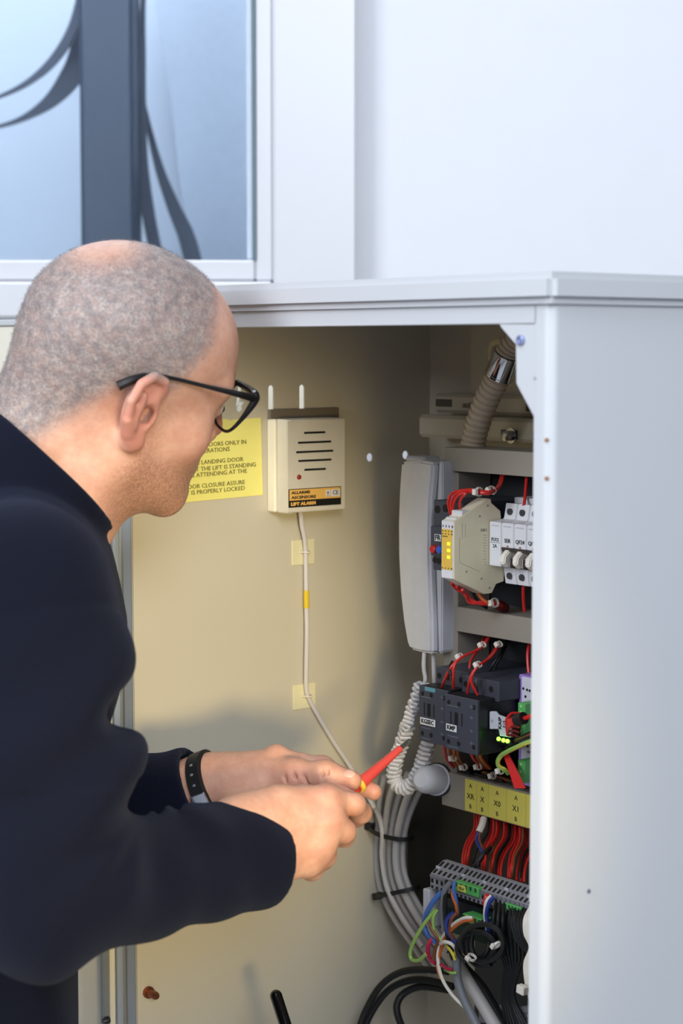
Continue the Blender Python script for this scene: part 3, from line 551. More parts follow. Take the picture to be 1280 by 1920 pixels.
# ------------------------------------------------------------------ contactors
def contactor(name, label, s, px0, py0, px1, py1, yf, tagp, cyan):
    a = CW(px0, py0, yf); zb = CW(px0, py1, yf).z; x0 = a.x; x1 = CW(px1, py0, yf).x; z1 = a.z; H = z1 - zb; W = x1 - x0
    t = thing(name, label, 'contactor', ((x0 + x1) / 2, -0.15, zb), group='dark contactors on the middle rail')
    part('body', MB().box((x0, yf, zb), (x1, -0.1, z1), 0.001), BLACK, t)
    part('front_cover', MB().box((x0, yf - 0.0015, zb), (x1 - W * 0.02, yf + 0.004, z1), 0.0008), DGREY, t)
    part('terminal_block', MB().box((x0, yf + 0.022, z1 - 0.004), (x1 + 0.005, -0.1, z1 + 0.017), 0.001), DGREY, t)
    yy = yf - 0.0016
    for fx in (0.14, 0.46, 0.93):
        for zz in (z1 - H * 0.14, zb + H * 0.14):
            c = Vector((x0 + fx * W * 0.95, yy, zz)); part('terminal_hole', MB().lathe(c, c + Vector((0, 0.001, 0)), [(0, 0.0026), (0.001, 0.0026)], 10), HOLE, t)
            c = c + Vector((0, 0.0235, 0)); c.z = z1 + 0.008
            if zz > zb + H / 2: part('terminal_hole', MB().lathe(c, c + Vector((0, 0.001, 0)), [(0, 0.0034), (0.001, 0.0034)], 10), HOLE, t)
    for fx, w_ in ((0.20, 0.0014), (0.36, 0.005), (0.53, 0.0014)):
        part('indicator_slot', MB().box((x0 + fx * W - w_ / 2, yy - 0.0002, zb + H * 0.47), (x0 + fx * W + w_ / 2, yy + 0.001, zb + H * 0.70)), HOLE, t)
    pm = MB()
    for zz in (0.20, 0.42, 0.66, 0.86): pm.box((x0 + W * 0.76, yy - 0.0002, zb + H * zz), (x0 + W * 0.88, yy + 0.0005, zb + H * zz + 0.0005)); pm.box((x0 + W * 0.81, yy - 0.0002, zb + H * zz - 0.0016), (x0 + W * 0.822, yy + 0.0005, zb + H * zz + 0.002))
    for zz in (0.05, 0.24, 0.80): pm.box((x0 + W * 0.10, yy - 0.0002, zb + H * zz), (x0 + W * 0.42, yy + 0.0005, zb + H * zz + 0.0007))
    part('printed_marks', pm, mat('print_grey', (112, 116, 126), 0.6), t, kind='stuff')
    if cyan: part('badge', MB().box((x0 + W * 0.22, yy - 0.0004, z1 - H * 0.075), (x0 + W * 0.58, yy, z1 - H * 0.005)), mat('badge_teal', (92, 150, 162), 0.5), t)
    tagplate(t, s, tagp[0], tagp[1], yy - 0.0006, 0.0046, 0.08)
contactor('contactor', 'left dark contactor tagged KGSEC with a teal badge', 'KGSEC', 787, 1284, 841, 1387, -0.212, ((788, 1344), (816, 1357)), True)
contactor('contactor', 'nearer dark contactor tagged KMP, right of KGSEC', 'KMP', 835, 1300, 898, 1402, -0.218, ((836.5, 1356), (856, 1369)), False)
G2 = 'wires into the tops of the contactors'
for pts, m, lb in (
    ([(919, 1192, -0.14), (903, 1214, -0.17), (868, 1231, -0.20), (852, 1247, -0.212), (850, 1270, -0.212), (850, 1291, -0.205)], RED, 'red wire entering KMP at its left terminal'),
    ([(915, 1194, -0.14), (898, 1216, -0.17), (862, 1234, -0.2), (845, 1252, -0.212), (833, 1275, -0.21), (828, 1289, -0.203)], RED, 'red wire entering KGSEC'),
    ([(938, 1205, -0.14), (921, 1231, -0.18), (898, 1247, -0.205), (886, 1264, -0.212), (884, 1280, -0.212), (895, 1303, -0.206)], RED, 'red wire entering KMP at its right terminal'),
    ([(934, 1207, -0.14), (914, 1236, -0.18), (893, 1252, -0.205), (882, 1270, -0.212), (876, 1300, -0.206)], RED, 'red wire entering KMP at its middle terminal'),
    ([(907, 1196, -0.13), (893, 1222, -0.15), (882, 1240, -0.165), (879, 1262, -0.17)], RED, 'red wire behind the others above the contactors'),
    ([(950, 1198, -0.13), (938, 1225, -0.15), (924, 1246, -0.16), (912, 1268, -0.16)], BLACKR, 'black wire above the contactors, left of the pair'),
    ([(955, 1200, -0.13), (940, 1228, -0.145), (928, 1252, -0.15), (926, 1274, -0.15)], BLACKR, 'black wire above the contactors, right of the pair'),
    ([(848, 1240, -0.205), (842, 1252, -0.212), (844, 1266, -0.214)], BLACKR, 'short black wire end at the left of KMP')):
    wire(pts, 0.0014, m, lb, G2, 'red_wire' if m is RED else 'black_wire')
for p, q, lb in (((844, 1264, -0.213), (848, 1291, -0.206), 'silver wire ferrule at the left of KMP'), ((892, 1275, -0.213), (895, 1298, -0.206), 'silver wire ferrule at the right of KMP')):
    solo('ferrule', MB().cyl(CW(*p), CW(*q), 0.0011, 8), STEEL, lb, 'ferrule', 'silver ferrules')
for px, py, y, lb in ((905, 1209, -0.168, 'nylon tie under the middle beam, left of the pair'), (936, 1208, -0.155, 'nylon tie under the middle beam, right of the pair'), (863, 1231, -0.2, 'nylon tie on the red wires above KGSEC'), (897, 1246, -0.205, 'nylon tie on the red wires above KMP')):
    tie(px, py, y, lb, ang=0.9, size=0.9, r=0.0031)
wire([(996, 1195, -0.13), (989, 1225, -0.14), (991, 1262, -0.145)], 0.0018, RED, 'red wire dropping beside the lilac module', None, 'red_wire')
for k, (x0, x1, m) in enumerate(((842, 847, BROWN), (849, 853, ORANGE), (856, 861, BROWN), (890, 899, BROWN), (896, 904, ORANGE), (832, 838, RED), (880, 892, RED))):
    wire([(x0, 1388 + k, -0.19), (x0 + 1, 1404, -0.185), ((x0 + x1) / 2 + 2, 1422, -0.17), (x1 + 14, 1440, -0.145)], 0.002, m, ['first brown wire below KGSEC', 'orange wire below KGSEC', 'second brown wire below KGSEC', 'brown wire below KMP', 'orange wire below KMP', 'red wire below KGSEC', 'red wire below KMP'][k], 'wires below the contactors', 'brown_wire' if m is BROWN else 'orange_wire' if m is ORANGE else 'red_wire')
wire([(905, 1448, -0.14), (930, 1456, -0.142), (955, 1464, -0.142), (985, 1478, -0.142)], 0.002, BROWN, 'brown wire lying along the lower tray', None, 'brown_wire')
for px, py, y, lb in ((850, 1421, -0.178, 'nylon tie below KGSEC'), (870, 1438, -0.16, 'nylon tie at the left end of the lower tray'), (897, 1437, -0.16, 'nylon tie below KMP'), (924, 1454, -0.15, 'nylon tie in the lower tray under the green lights'), (938, 1445, -0.19, 'nylon tie around the green and yellow wire')):
    tie(px, py, y, lb, ang=1.2, size=0.9, r=0.0034)
# ------------------------------------------------------------------ module with green plugs
def module():
    y = -0.165; a = CW(972, 1264, y); z1 = CW(972, 1470, y).z
    t = thing('power_module', 'white and lilac module with two green plugs by the cabinet post', 'module', (a.x + 0.03, -0.13, z1))
    part('housing', MB().box((a.x, y, z1), (a.x + 0.075, -0.098, a.z), 0.001), PURPLE, t, 'lilac housing')
    xf = CW(979, 1264, y).x
    part('face_plate', MB().box((xf, y - 0.0012, z1 + 0.01), (a.x + 0.072, y, a.z - 0.0015), 0.0006), mat('module_white', (218, 216, 228), 0.45), t)
    screws(t, [(981, 1291), (988, 1293.5), (993, 1295), (985, 1306), (989, 1399), (997, 1401)], y - 0.0012, 0.0014, m=INK, name='jack')
    text(t, 'OUT', CW(993, 1411, y - 0.0015), XF, UPF, 0.003); text(t, 'S', CW(999, 1378, y - 0.0015), XF, UPF, 0.003)
    def plug(px, py0, py1, yp, n, label):
        p0 = CW(px, py0, yp); z0, z1 = p0.z, CW(px, py1, yp).z; g = part('green_plug', MB().box((p0.x, yp, z1), (p0.x + 0.0105, yp + 0.022, z0), 0.0008), GREEN, t, label)
        h = (z0 - z1) / n
        for k in range(n):
            zc = z1 + (k + 0.5) * h; part('wire_hole', MB().box((p0.x - 0.0003, yp + 0.005, zc - 0.0022), (p0.x + 0.001, yp + 0.014, zc + 0.0022)), mat('hole_green', (30, 74, 40), 0.6), g)
            part('screw', MB().lathe((p0.x + 0.005, yp - 0.0004, zc), (p0.x + 0.005, yp + 0.001, zc), [(0, 0.0016), (0.001, 0.0016)], 8), mat('pale_green', (156, 220, 150), 0.4), g)
        return p0
    plug(970, 1317, 1386, -0.192, 6, 'upper green plug'); plug(970, 1424, 1466, -0.185, 3, 'lower green plug')
    t = thing('tag_connector', 'white tagged connector with three lit green lights beside KMP', 'connector', CW(925, 1390, -0.205)); y = -0.205
    q = [CW(px, py, y) for px, py in ((917, 1334), (928, 1334), (932, 1340), (945, 1345), (958, 1349), (957, 1383), (936, 1380), (934, 1367), (917, 1367))]
    part('plate', MB().prism([(v.z, v.x) for v in q], 1, y, y + 0.003, 0.0006), LGREY, t)
    part('carrier', MB().box((q[0].x + 0.006, y + 0.003, CW(917, 1376, y).z), (q[4].x, -0.0985, CW(917, 1346, y).z), 0.001), BLACK, t)
    c = CW(922, 1352, y - 0.0003); part('dimple', MB().lathe(c, c + Vector((0, 0.001, 0)), [(0, 0.0018), (0.001, 0.0018)], 10), mat('dimple_grey', (164, 166, 174), 0.5), t)
    text(t, 'KAIP', CW(937, 1356, y - 0.0004), (0, 0, 1), (-1, 0, 0), 0.0042, bold=0.03); text(t, '515', CW(945, 1358, y - 0.0004), (0, 0, 1), (-1, 0, 0), 0.0036)
    for px, py in ((934.5, 1385.5), (943.5, 1388), (951, 1389.5)):
        c = CW(px, py, y - 0.001); part('green_light', MB().ball(c, 0.0021), LED_G, t)
    part('light_bar', MB().box((CW(930, 1381, y).x, y, CW(930, 1391, y).z), (CW(957, 1381, y).x, y + 0.006, CW(930, 1381, y).z), 0.0006), BLACK, t)
module()
for k in range(6):
    a = k / 5
    wire([(975 - 4 * a, 1338 + 44 * a, -0.196), (958 + 3 * a, 1338 + 40 * a, -0.205), (948 + 3 * a, 1352 + 26 * a, -0.215), (955, 1350 + 14 * a, -0.222), (972, 1349 + 2 * a, -0.222), (990, 1343 + 3 * a, -0.222), (1010, 1335 + 3 * a, -0.222)], 0.0014, RED, 'thin red wire fanning out of the upper green plug, %s of six from the top' % ORD[k], 'red wires into the green plug', 'red_wire')
solo('wire_sleeve', MB().tube([CW(968, 1350, -0.222), CW(975, 1348.5, -0.222), CW(982, 1346, -0.222)], 0.0062, 12), BLACKR, 'black sleeve gathering the red wires at the green plug', 'sleeve')
wire([(1002, 1388, -0.225), (984, 1394, -0.222), (966, 1402, -0.215), (950, 1410, -0.205), (939, 1417, -0.198), (933, 1428, -0.195), (936, 1438, -0.192), (946, 1443, -0.188), (952, 1450, -0.182)], 0.0024, LIME, 'green and yellow earth wire curving beside the red strip', None, 'earth_wire')
wire([(1003, 1389.5, -0.2262), (984, 1395.5, -0.2232), (966, 1403.5, -0.2162), (951, 1411.5, -0.2062), (941, 1418, -0.1992), (935, 1428, -0.1962), (938, 1437, -0.1932), (947, 1441.5, -0.1892), (953, 1448, -0.1832)], 0.0013, YELW, 'yellow stripe wire twisted along the green earth wire', None, 'yellow_wire')
for k in range(3):
    wire([(1004, 1369 + 4 * k, -0.215), (985, 1378 + 3 * k, -0.21), (966, 1387 + 2 * k, -0.2), (950, 1400, -0.185), (940, 1412 + k, -0.17), (935, 1432, -0.155)], 0.0016, BROWN if k == 1 else BLACKR, ['black wire slanting over the green lights, uppermost of three', 'brown wire slanting between two black ones', 'black wire slanting over the green lights, lowest of three'][k], 'wires slanting above the earth wire', 'brown_wire' if k == 1 else 'black_wire')
def strip():
    ps = [(948, 1416, -0.195), (957, 1436, -0.198), (966, 1458, -0.20), (974, 1478, -0.2)]; m = MB(); vs = []
    for i, p in enumerate(ps):
        c = CW(*p); w_ = 0.0035 + 0.0014 * i
        for s_, d in ((-1, 0), (1, 0), (1, 0.0012), (-1, 0.0012)): vs.append(c + Vector((s_ * w_, d, s_ * 0.0015)))
    m.add(vs, [(i * 4 + k, i * 4 + (k + 1) % 4, i * 4 + 4 + (k + 1) % 4, i * 4 + 4 + k) for i in range(3) for k in range(4)] + [(3, 2, 1, 0), (12, 13, 14, 15)])
    solo('red_strip', m, mat('red_strip', (222, 44, 44), 0.45), 'red plastic strip hanging beside the lower green plug', 'strip')
strip()
def spigot():
    y = -0.165; a, b = CW(788, 1462, -0.19), CW(833, 1462, -0.14)
    t = thing('pipe_spigot', 'white pipe stub with a black ring left of the lower beam', 'pipe', (a + b) / 2)
    n = (b - a).length
    part('stub', MB().lathe(a, b, [(0, 0.008), (0.003, 0.0118), (0.012, 0.0148), (n * 0.62, 0.0158), (n * 0.63, 0.0172), (n, 0.0172)], 22), LGREY, t)
    c = a + (b - a) * 0.66; ax = (b - a).normalized(); part('ring', MB().lathe(c, c + ax, [(0, 0.0172), (0.001, 0.0186), (0.003, 0.0186), (0.004, 0.0172)], 22), BLACKR, t, 'black rubber ring')
spigot()
# ------------------------------------------------------------------ grey cable bundle
GB = 'grey cables in the corner bundle'
ctr = [(765, 1450), (746, 1500), (735, 1550), (730, 1605), (738, 1660), (765, 1715), (800, 1765), (836, 1815)]
nm = ['leftmost grey cable of the corner bundle', 'second grey cable from the left in the corner bundle', 'middle grey cable of the corner bundle', 'fourth grey cable from the left in the corner bundle', 'rightmost grey cable of the corner bundle']
for k in range(5):
    o_ = (k - 2); fan = [1.9, 1.5, 1.15, 1.05, 1.0, 1.0, 1.0, 1.1]
    wire([(x + o_ * 11.5 * f_, y_ - o_ * (2 if i < 4 else 5.5), -0.085 - (0.010 if k % 2 else 0.0)) for i, ((x, y_), f_) in enumerate(zip(ctr, fan))], 0.0037 if k != 3 else 0.0046, GREY, nm[k], GB, 'grey_cable', seg=12)
wire([(700, 1510, -0.10), (712, 1535, -0.105), (717, 1565, -0.108), (716, 1610, -0.108), (726, 1665, -0.108), (755, 1722, -0.108), (792, 1775, -0.108)], 0.003, GREY, 'thin grey cable joining the corner bundle from the left', GB, 'grey_cable')
def bigtie(px, py, y, label, ang, tail):
    c = CW(px, py, y); t = thing('cable_tie', label, 'cable tie', c, group='black ties on the grey bundle'); M = Matrix.Translation(c) @ Matrix.Rotation(ang, 4, 'Y'); k = 20; vs = []
    for i in range(k):
        a = 2 * math.pi * i / k
        for (wv, rr) in ((0.0026, 0.0008), (0.0026, -0.0008), (-0.0026, -0.0008), (-0.0026, 0.0008)): vs.append(M @ Vector((math.cos(a) * (0.033 + rr), math.sin(a) * (0.019 + rr), wv)))
    part('band', MB().add(vs, [(i * 4 + j, i * 4 + (j + 1) % 4, ((i + 1) % k) * 4 + (j + 1) % 4, ((i + 1) % k) * 4 + j) for i in range(k) for j in range(4)]), BLACKR, t)
    hd = MB().box((-0.036, -0.012, -0.0042), (-0.024, -0.004, 0.0042), 0.001); hd.v = [M @ v for v in hd.v]; part('head', hd, BLACKR, t)
    if tail:
        tl = MB().box((-0.064, -0.010, -0.0025), (-0.034, -0.008, 0.0025), 0.0005); tl.v = [M @ v for v in tl.v]; part('tail', tl, BLACKR, t)
bigtie(733, 1560, -0.09, 'black cable tie with a sticking out tail, upper of two on the grey bundle', 0.05, True)
bigtie(746, 1672, -0.09, 'black cable tie without tail, lower of two on the grey bundle', -0.35, False)
# ------------------------------------------------------------------ terminal rows
def terminals():
    def block(px0, px1, n, label, group_base):
        yb, yf = -0.190, -0.214
        x0, x1 = CW(px0, 1630, yf).x, (CW(px1, 1630, yf).x if px1 < 1000 else 0.45)
        zt, zm, zl = CW(826, 1607, yb).z, CW(806, 1638, yf).z, CW(808, 1665, yf).z
        t = thing('terminal_block', label, 'terminal block', ((x0 + x1) / 2, yf + 0.02, zl))
        pf = [(yb, zt), (yb, zl), (yf, zl), (yf, zm), (yf + 0.017, zt)]
        part('body', MB().prism(pf, 0, x0, x1, 0.0006), TERM, t)
        st = (x1 - x0) / n; dk = MB(); lv = MB(); zs = lambda d: zm + (zt - zm) * d / 0.017
        for k in range(n):
            xa = x0 + (k + 0.28) * st; xb = x0 + (k + 0.72) * st
            for d0, d1 in ((0.0102, 0.0158), (0.0018, 0.0062)):
                dk.hexa([(q_, yf + d, zs(d) + e_) for e_ in (-0.0008, 0.0005) for d in (d0, d1) for q_ in (xa, xb)])
            dk.box((xa, yf - 0.0004, zm - 0.0085), (xb, yf + 0.001, zm - 0.0045)); dk.box((xa, yf - 0.0004, zl + 0.0008), (xb, yf + 0.001, zl + 0.0034))
            lv.box((xa - st * 0.12, yf - 0.0018, zm - 0.0030), (xb + st * 0.12, yf + 0.002, zm - 0.0002), 0.0004)
        part('clamp_slots', dk, HOLE, t, kind='stuff'); part('release_levers', lv, mat('lever_grey', (122, 122, 132), 0.5), t, kind='stuff')
        for k in range(0, n, 5): part('marker_tab', MB().box((x0 + (k + 0.05) * st, yf + 0.0075, zs(0.0075) - 0.001), (x0 + (k + 0.95) * st, yf + 0.0092, zs(0.0092) + 0.0012), 0.0003), LGREY, t)
    block(806, 851, 5, 'short grey terminal block at the left end of the row', None)
    block(853, 1100, 26, 'long grey terminal block under the red wires', None)
    y = -0.20; x0 = CW(815, 1690, y).x
    t = thing('circuit_board', 'dark green circuit board under the grey terminal blocks', 'circuit board', (0.35, y, CW(815, 1740, y).z))
    za, zb = CW(815, 1664, y).z, CW(815, 1742, y).z
    part('board', MB().box((x0, y + 0.006, zb), (0.45, y + 0.009, za), 0.0004), PCB, t)
    part('strip_cover', MB().box((x0 + 0.02, y - 0.004, CW(857, 1704, y).z), (0.45, y + 0.006, CW(857, 1684, y).z), 0.001), mat('cover_ink_blue', (26, 32, 46), 0.35), t)
    part('end_bracket', MB().box((x0 - 0.006, y - 0.012, zb + 0.004), (x0 + 0.004, y + 0.01, za), 0.001), LGREY, t)
    for i, (px, py, px2, py2, lb) in enumerate(((851, 1651, 896, 1683, 'green plug with a yellow tag at the left'), (866, 1712, 902, 1738, 'lower green plug with a yellow tag'), (945, 1692, 976, 1714, 'green plug right of the blue and white wires'), (958, 1744, 985, 1768, 'low green plug among the black wires'))):
        yy = y - 0.018; a, b = CW(px, py, yy), CW(px2, py, yy); z1 = CW(px, py2 - (px2 - px) * 0.3, yy).z
        g = part('green_plug', MB().box((a.x, yy, z1), (b.x, y + 0.006, a.z), 0.001), GREEN, t, lb)
        if i < 2:
            tg = part('yellow_tag', MB().box((a.x + 0.006, yy - 0.0008, z1 + 0.0015), (a.x + 0.018, yy, z1 + 0.008), 0.0002), YEL, g); 
            text(t, 'XI-6' if i == 0 else 'XI-7', (a.x + 0.012, yy - 0.001, z1 + 0.0047), XF, UPF, 0.003)
        n = 5
        for k in range(n): part('plug_slot', MB().box((a.x + (b.x - a.x) * (k + 0.3) / n, yy - 0.0004, a.z - 0.005), (a.x + (b.x - a.x) * (k + 0.65) / n, yy + 0.0005, a.z - 0.001)), mat('hole_green', (30, 74, 40), 0.6), g)
terminals()
G3 = 'wires from the lower beam into the terminal blocks'
for k in range(24):
    x = 890 + 5.0 * k + random.uniform(-1, 1); xb = x - 24 + random.uniform(-6, 8); m = RED if k not in (5, 10, 13, 18, 21) else (BLACKR if k % 2 else BROWN)
    if k == 3 or k == 4: continue
    if xb < 866: xb = 867 + k * 3
    yt = 1528 + (x - 870) * 0.27; yb_ = 1617 + (xb - 868) * 0.27; dd = random.uniform(-0.010, 0.010)
    wire([(x, yt - 10, -0.135 + dd), (x - 1, yt + 20, -0.145 + dd), ((x + xb) / 2 - 4, (yt + yb_) / 2 + 4, -0.162 + dd), (xb + 1, yb_ - 14, -0.178 + dd), (xb, yb_ + 6, -0.182)], 0.00135, m, '%s wire from yellow tagged beam to terminals, %s from the left' % ('red' if m is RED else 'black' if m is BLACKR else 'brown', ORD[k]), G3, 'red_wire' if m is RED else 'black_wire' if m is BLACKR else 'brown_wire')
wire([(907, 1534, -0.15), (904, 1546, -0.155), (898, 1560, -0.16)], 0.0038, WHITEW, 'short white cable stub under the yellow tags', None, 'white_cable')
wire([(897, 1559, -0.16), (893, 1572, -0.165), (898, 1588, -0.17), (906, 1598, -0.175)], 0.0017, NAVYW, 'dark blue wire below the white cable stub', None, 'blue_wire')
wire([(900, 1560, -0.16), (898, 1574, -0.163), (903, 1588, -0.168), (908, 1602, -0.175)], 0.0016, BROWN, 'brown wire below the white cable stub', None, 'brown_wire')
for k in range(3): wire([(918 - 3 * k, 1590 + 3 * k, -0.17), (908 - 2 * k, 1600 + 3 * k, -0.182), (896, 1616 + k, -0.19), (890 + 3 * k, 1624, -0.19)], 0.0026, BLACKR, 'black sheathed wire end plugged in at the terminal row, %s of three' % ORD[k], 'black wire ends at the terminals', 'black_wire')
# loose wires below
Yl = -0.225
loose = [
 ('blue_wire', BLUE, 0.0026, [(828, 1672), (812, 1690), (798, 1715), (795, 1735), (803, 1755), (816, 1766)], 'thick blue wire looping left of the terminal blocks'),
 ('blue_wire', BLUE, 0.0018, [(853, 1653), (850, 1668), (855, 1688), (858, 1712)], 'thin blue wire from the first green plug'),
 ('orange_wire', ORANGE, 0.0018, [(851, 1662), (848, 1678), (855, 1698), (857, 1715)], 'orange wire beside the thin blue wire'),
 ('grey_wire', GREY2, 0.0028, [(846, 1653), (834, 1668), (830, 1690), (830, 1720), (832, 1748)], 'grey wire hanging from the first green plug'),
 ('green_wire', LIME, 0.0020, [(817, 1705), (798, 1728), (780, 1757), (769, 1784), (772, 1799), (786, 1800), (799, 1788)], 'pale green wire making a wide loop at the far left'),
 ('green_wire', LIME, 0.0016, [(820, 1706), (812, 1720), (814, 1745), (828, 1765)], 'pale green wire running straight down beside the blue loop'),
 ('brown_wire', BROWN, 0.0018, [(800, 1718), (808, 1740), (820, 1762), (815, 1782), (812, 1800)], 'brown wire crossing the blue loop'),
 ('cream_wire', WHITEW, 0.0018, [(886, 1721), (868, 1722), (846, 1736), (828, 1760), (821, 1785), (822, 1810), (830, 1838), (848, 1866), (872, 1890), (892, 1912)], 'long cream wire curving down to the bottom edge'),
 ('orange_wire', ORANGE, 0.0017, [(888, 1725), (868, 1728), (848, 1742), (832, 1762), (824, 1790), (820, 1812), (826, 1835)], 'orange wire following the long cream wire'),
 ('white_wire', WHITEW, 0.0020, [(826, 1769), (834, 1766), (846, 1770), (856, 1782)], 'short white wire into the grey sheath'),
 ('crimson_wire', PINK, 0.0024, [(810, 1760), (803, 1772), (802, 1788), (808, 1800), (816, 1806)], 'crimson wire bend below the blue loop'),
 ('crimson_wire', PINK, 0.0018, [(826, 1808), (838, 1816), (848, 1818)], 'short crimson wire crossing the grey cables'),
 ('yellow_wire', YELW, 0.0016, [(872, 1750), (862, 1768), (852, 1790), (852, 1800)], 'yellow wire at the left of the black coil'),
 ('yellow_wire', YELW, 0.0015, [(836, 1772), (846, 1785), (853, 1800)], 'short yellow wire near the white wire'),
 ('blue_wire', NAVYW, 0.0026, [(852, 1712), (839, 1722), (838, 1742), (848, 1760), (858, 1772)], 'dark blue wire below the lower green plug'),
 ('brown_wire', BROWN, 0.0018, [(856, 1712), (846, 1724), (843, 1745), (850, 1762)], 'brown wire beside the dark blue wire'),
 ('black_wire', BLACKR, 0.0024, [(838, 1650), (834, 1690), (836, 1730), (842, 1775), (850, 1800)], 'black wire hanging behind the grey wire'),
 ('white_wire', WHITEW, 0.0020, [(921, 1680), (912, 1690), (909, 1715), (913, 1742), (916, 1755)], 'white wire curving over the board'),
 ('blue_wire', NAVYW, 0.0022, [(926, 1682), (917, 1692), (912, 1715), (916, 1745), (918, 1757)], 'dark blue wire beside the white wire over the board'),
 ('red_wire', RED, 0.0022, [(914, 1678), (910, 1684), (908, 1696)], 'short red wire beside the white wire over the board'),
 ('green_wire', LIME, 0.0015, [(834, 1818), (846, 1824), (856, 1824)], 'short green wire crossing the grey cables')]
for n_, m, r, pts, lb in loose: wire([(x, y_, Yl - 0.004 * math.sin(i * 1.3)) for i, (x, y_) in enumerate(pts)], r, m, lb, None, n_)
wire([(859, 1782, -0.222), (856, 1808, -0.222), (857, 1835, -0.222), (868, 1870, -0.222), (890, 1915, -0.222), (905, 1945, -0.222)], 0.0046, GREY2, 'grey sheathed cable hanging from the white wire', None, 'grey_cable', seg=12)
wire([(838, 1784, -0.19), (855, 1805, -0.2), (878, 1842, -0.205), (905, 1885, -0.205), (935, 1935, -0.205)], 0.0068, GREY, 'thick pale grey printed cable slanting to the bottom', None, 'grey_cable', seg=12)
wire([(845, 1782, -0.195), (870, 1815, -0.195), (905, 1855, -0.19), (945, 1925, -0.19)], 0.0055, BLACKR, 'black cable slanting beside the thick grey cable', None, 'black_cable', seg=10)
for k in range(5):
    a = k * 0.7; cx, cy = 893 + 11 * (k % 3), 1768 + 9 * (k % 2); rx, ry = 24 + 4 * k, 30 + 5 * (k % 3)
    wire([(cx + rx * math.cos(t + a), cy + ry * math.sin(t + a), -0.212 - 0.005 * k - 0.006 * math.sin(t)) for t in np.linspace(0, 5.6, 12)], 0.0029, BLACKR, 'black cable loop below the circuit board, %s of five counting outward' % ORD[k], 'black cable coils', 'black_cable')
for k in range(8):
    x = 930 + 7 * k; wire([(x, 1692 + 2 * k, -0.215), (x - 5 + 2 * (k % 3), 1730, -0.222 - 0.003 * (k % 3)), (x + 2, 1775 + 3 * k, -0.215), (x + 16 - 3 * k, 1815, -0.2), (x + 12 - 4 * k, 1870, -0.19), (x + 20, 1940, -0.19)], 0.0019, BLACKR, 'thin black wire hanging from the board, %s of eight from the left' % ORD[k], 'black wires from the board', 'black_wire')
for k in range(4):
    wire([(972 + 6 * k, 1700, -0.21), (960 + 6 * k, 1725, -0.228), (968 + 5 * k, 1760, -0.23), (992 + 3 * k, 1790, -0.22)], 0.002, BLACKR, 'fine black wire bowing out near the post, %s of four from the left' % ORD[k], 'fine black wires near the post', 'black_wire')
for k in range(7):
    d = k * 3.2; wire([(996 + d * 0.5, 1698 + k, -0.225), (984 + d, 1722, -0.236), (984 + d, 1750, -0.238), (994 + d * 0.6, 1776, -0.236), (984 + d, 1806, -0.238), (986 + d, 1840, -0.238), (992 + d * 0.8, 1866, -0.236), (1000 + d, 1895, -0.23)], 0.0017, WHITEW, 'white wire in the loom along the cabinet post, %s of seven from the left' % ORD[k], 'white wires along the post', 'white_wire')
tie(987, 1853, -0.246, 'nylon tie on the white loom along the post', ang=0.1, size=1.6, r=0.004)
tie(884, 1795, -0.235, 'nylon tie on the black coil', ang=0.5, size=0.9, r=0.0045); tie(931, 1772, -0.235, 'nylon tie on the black wires near the coil', ang=2.2, size=0.9, r=0.0045)
for pts, r, lb in (([(668, 1945, -0.16), (684, 1898, -0.15), (712, 1850, -0.14), (748, 1824, -0.13), (790, 1818, -0.12), (840, 1822, -0.11)], 0.0040, 'uppermost black cable arching at the bottom of the cabinet'),
    ([(676, 1948, -0.15), (694, 1902, -0.14), (724, 1860, -0.13), (760, 1840, -0.12), (800, 1838, -0.11), (850, 1850, -0.10)], 0.0042, 'second black cable arching at the bottom of the cabinet'),
    ([(764, 1945, -0.14), (748, 1912, -0.135), (744, 1884, -0.13), (758, 1862, -0.12), (790, 1850, -0.11), (840, 1856, -0.10)], 0.0042, 'black cable bending back down at the bottom of the cabinet')):
    wire(pts, r, BLACKR, lb, 'black cables at the cabinet bottom', 'black_cable', seg=12)
for k in range(3):
    wire([(905, 1890 + 9 * k, -0.17), (940, 1893 + 10 * k, -0.18), (975, 1896 + 10 * k, -0.18), (1010, 1892 + 10 * k, -0.175)], 0.0052, GREY2, 'grey cable across the lower right corner, %s of three from the top' % ORD[k], 'grey cables at the lower right', 'grey_cable', seg=10)
# a black lever near the front of the cabinet
c0 = CW(517, 1866, -0.34); c1 = CW(560, 2000, -0.34); dl = c1 - c0; c1 = c0 + dl * ((c0.z - 0.1) / -dl.z) * 1.0
lv = thing('lever', 'black rod with a rounded shiny end rising at the bottom of the cabinet', 'lever', (c1.x, c1.y, 0.1))
part('rod', MB().lathe(c0, c1, [(-0.0058, 0.001), (-0.0052, 0.0032), (-0.003, 0.0056), (0, 0.0066), (0.09, 0.0066), (0.091, 0.004), ((c1 - c0).length, 0.004)], 18), mat('gloss_black', (12, 12, 13), 0.12, coat=0.5), lv)
part('foot', MB().box((c1.x - 0.02, c1.y - 0.02, 0.1), (c1.x + 0.02, c1.y + 0.02, 0.108), 0.001), BLACK, lv)
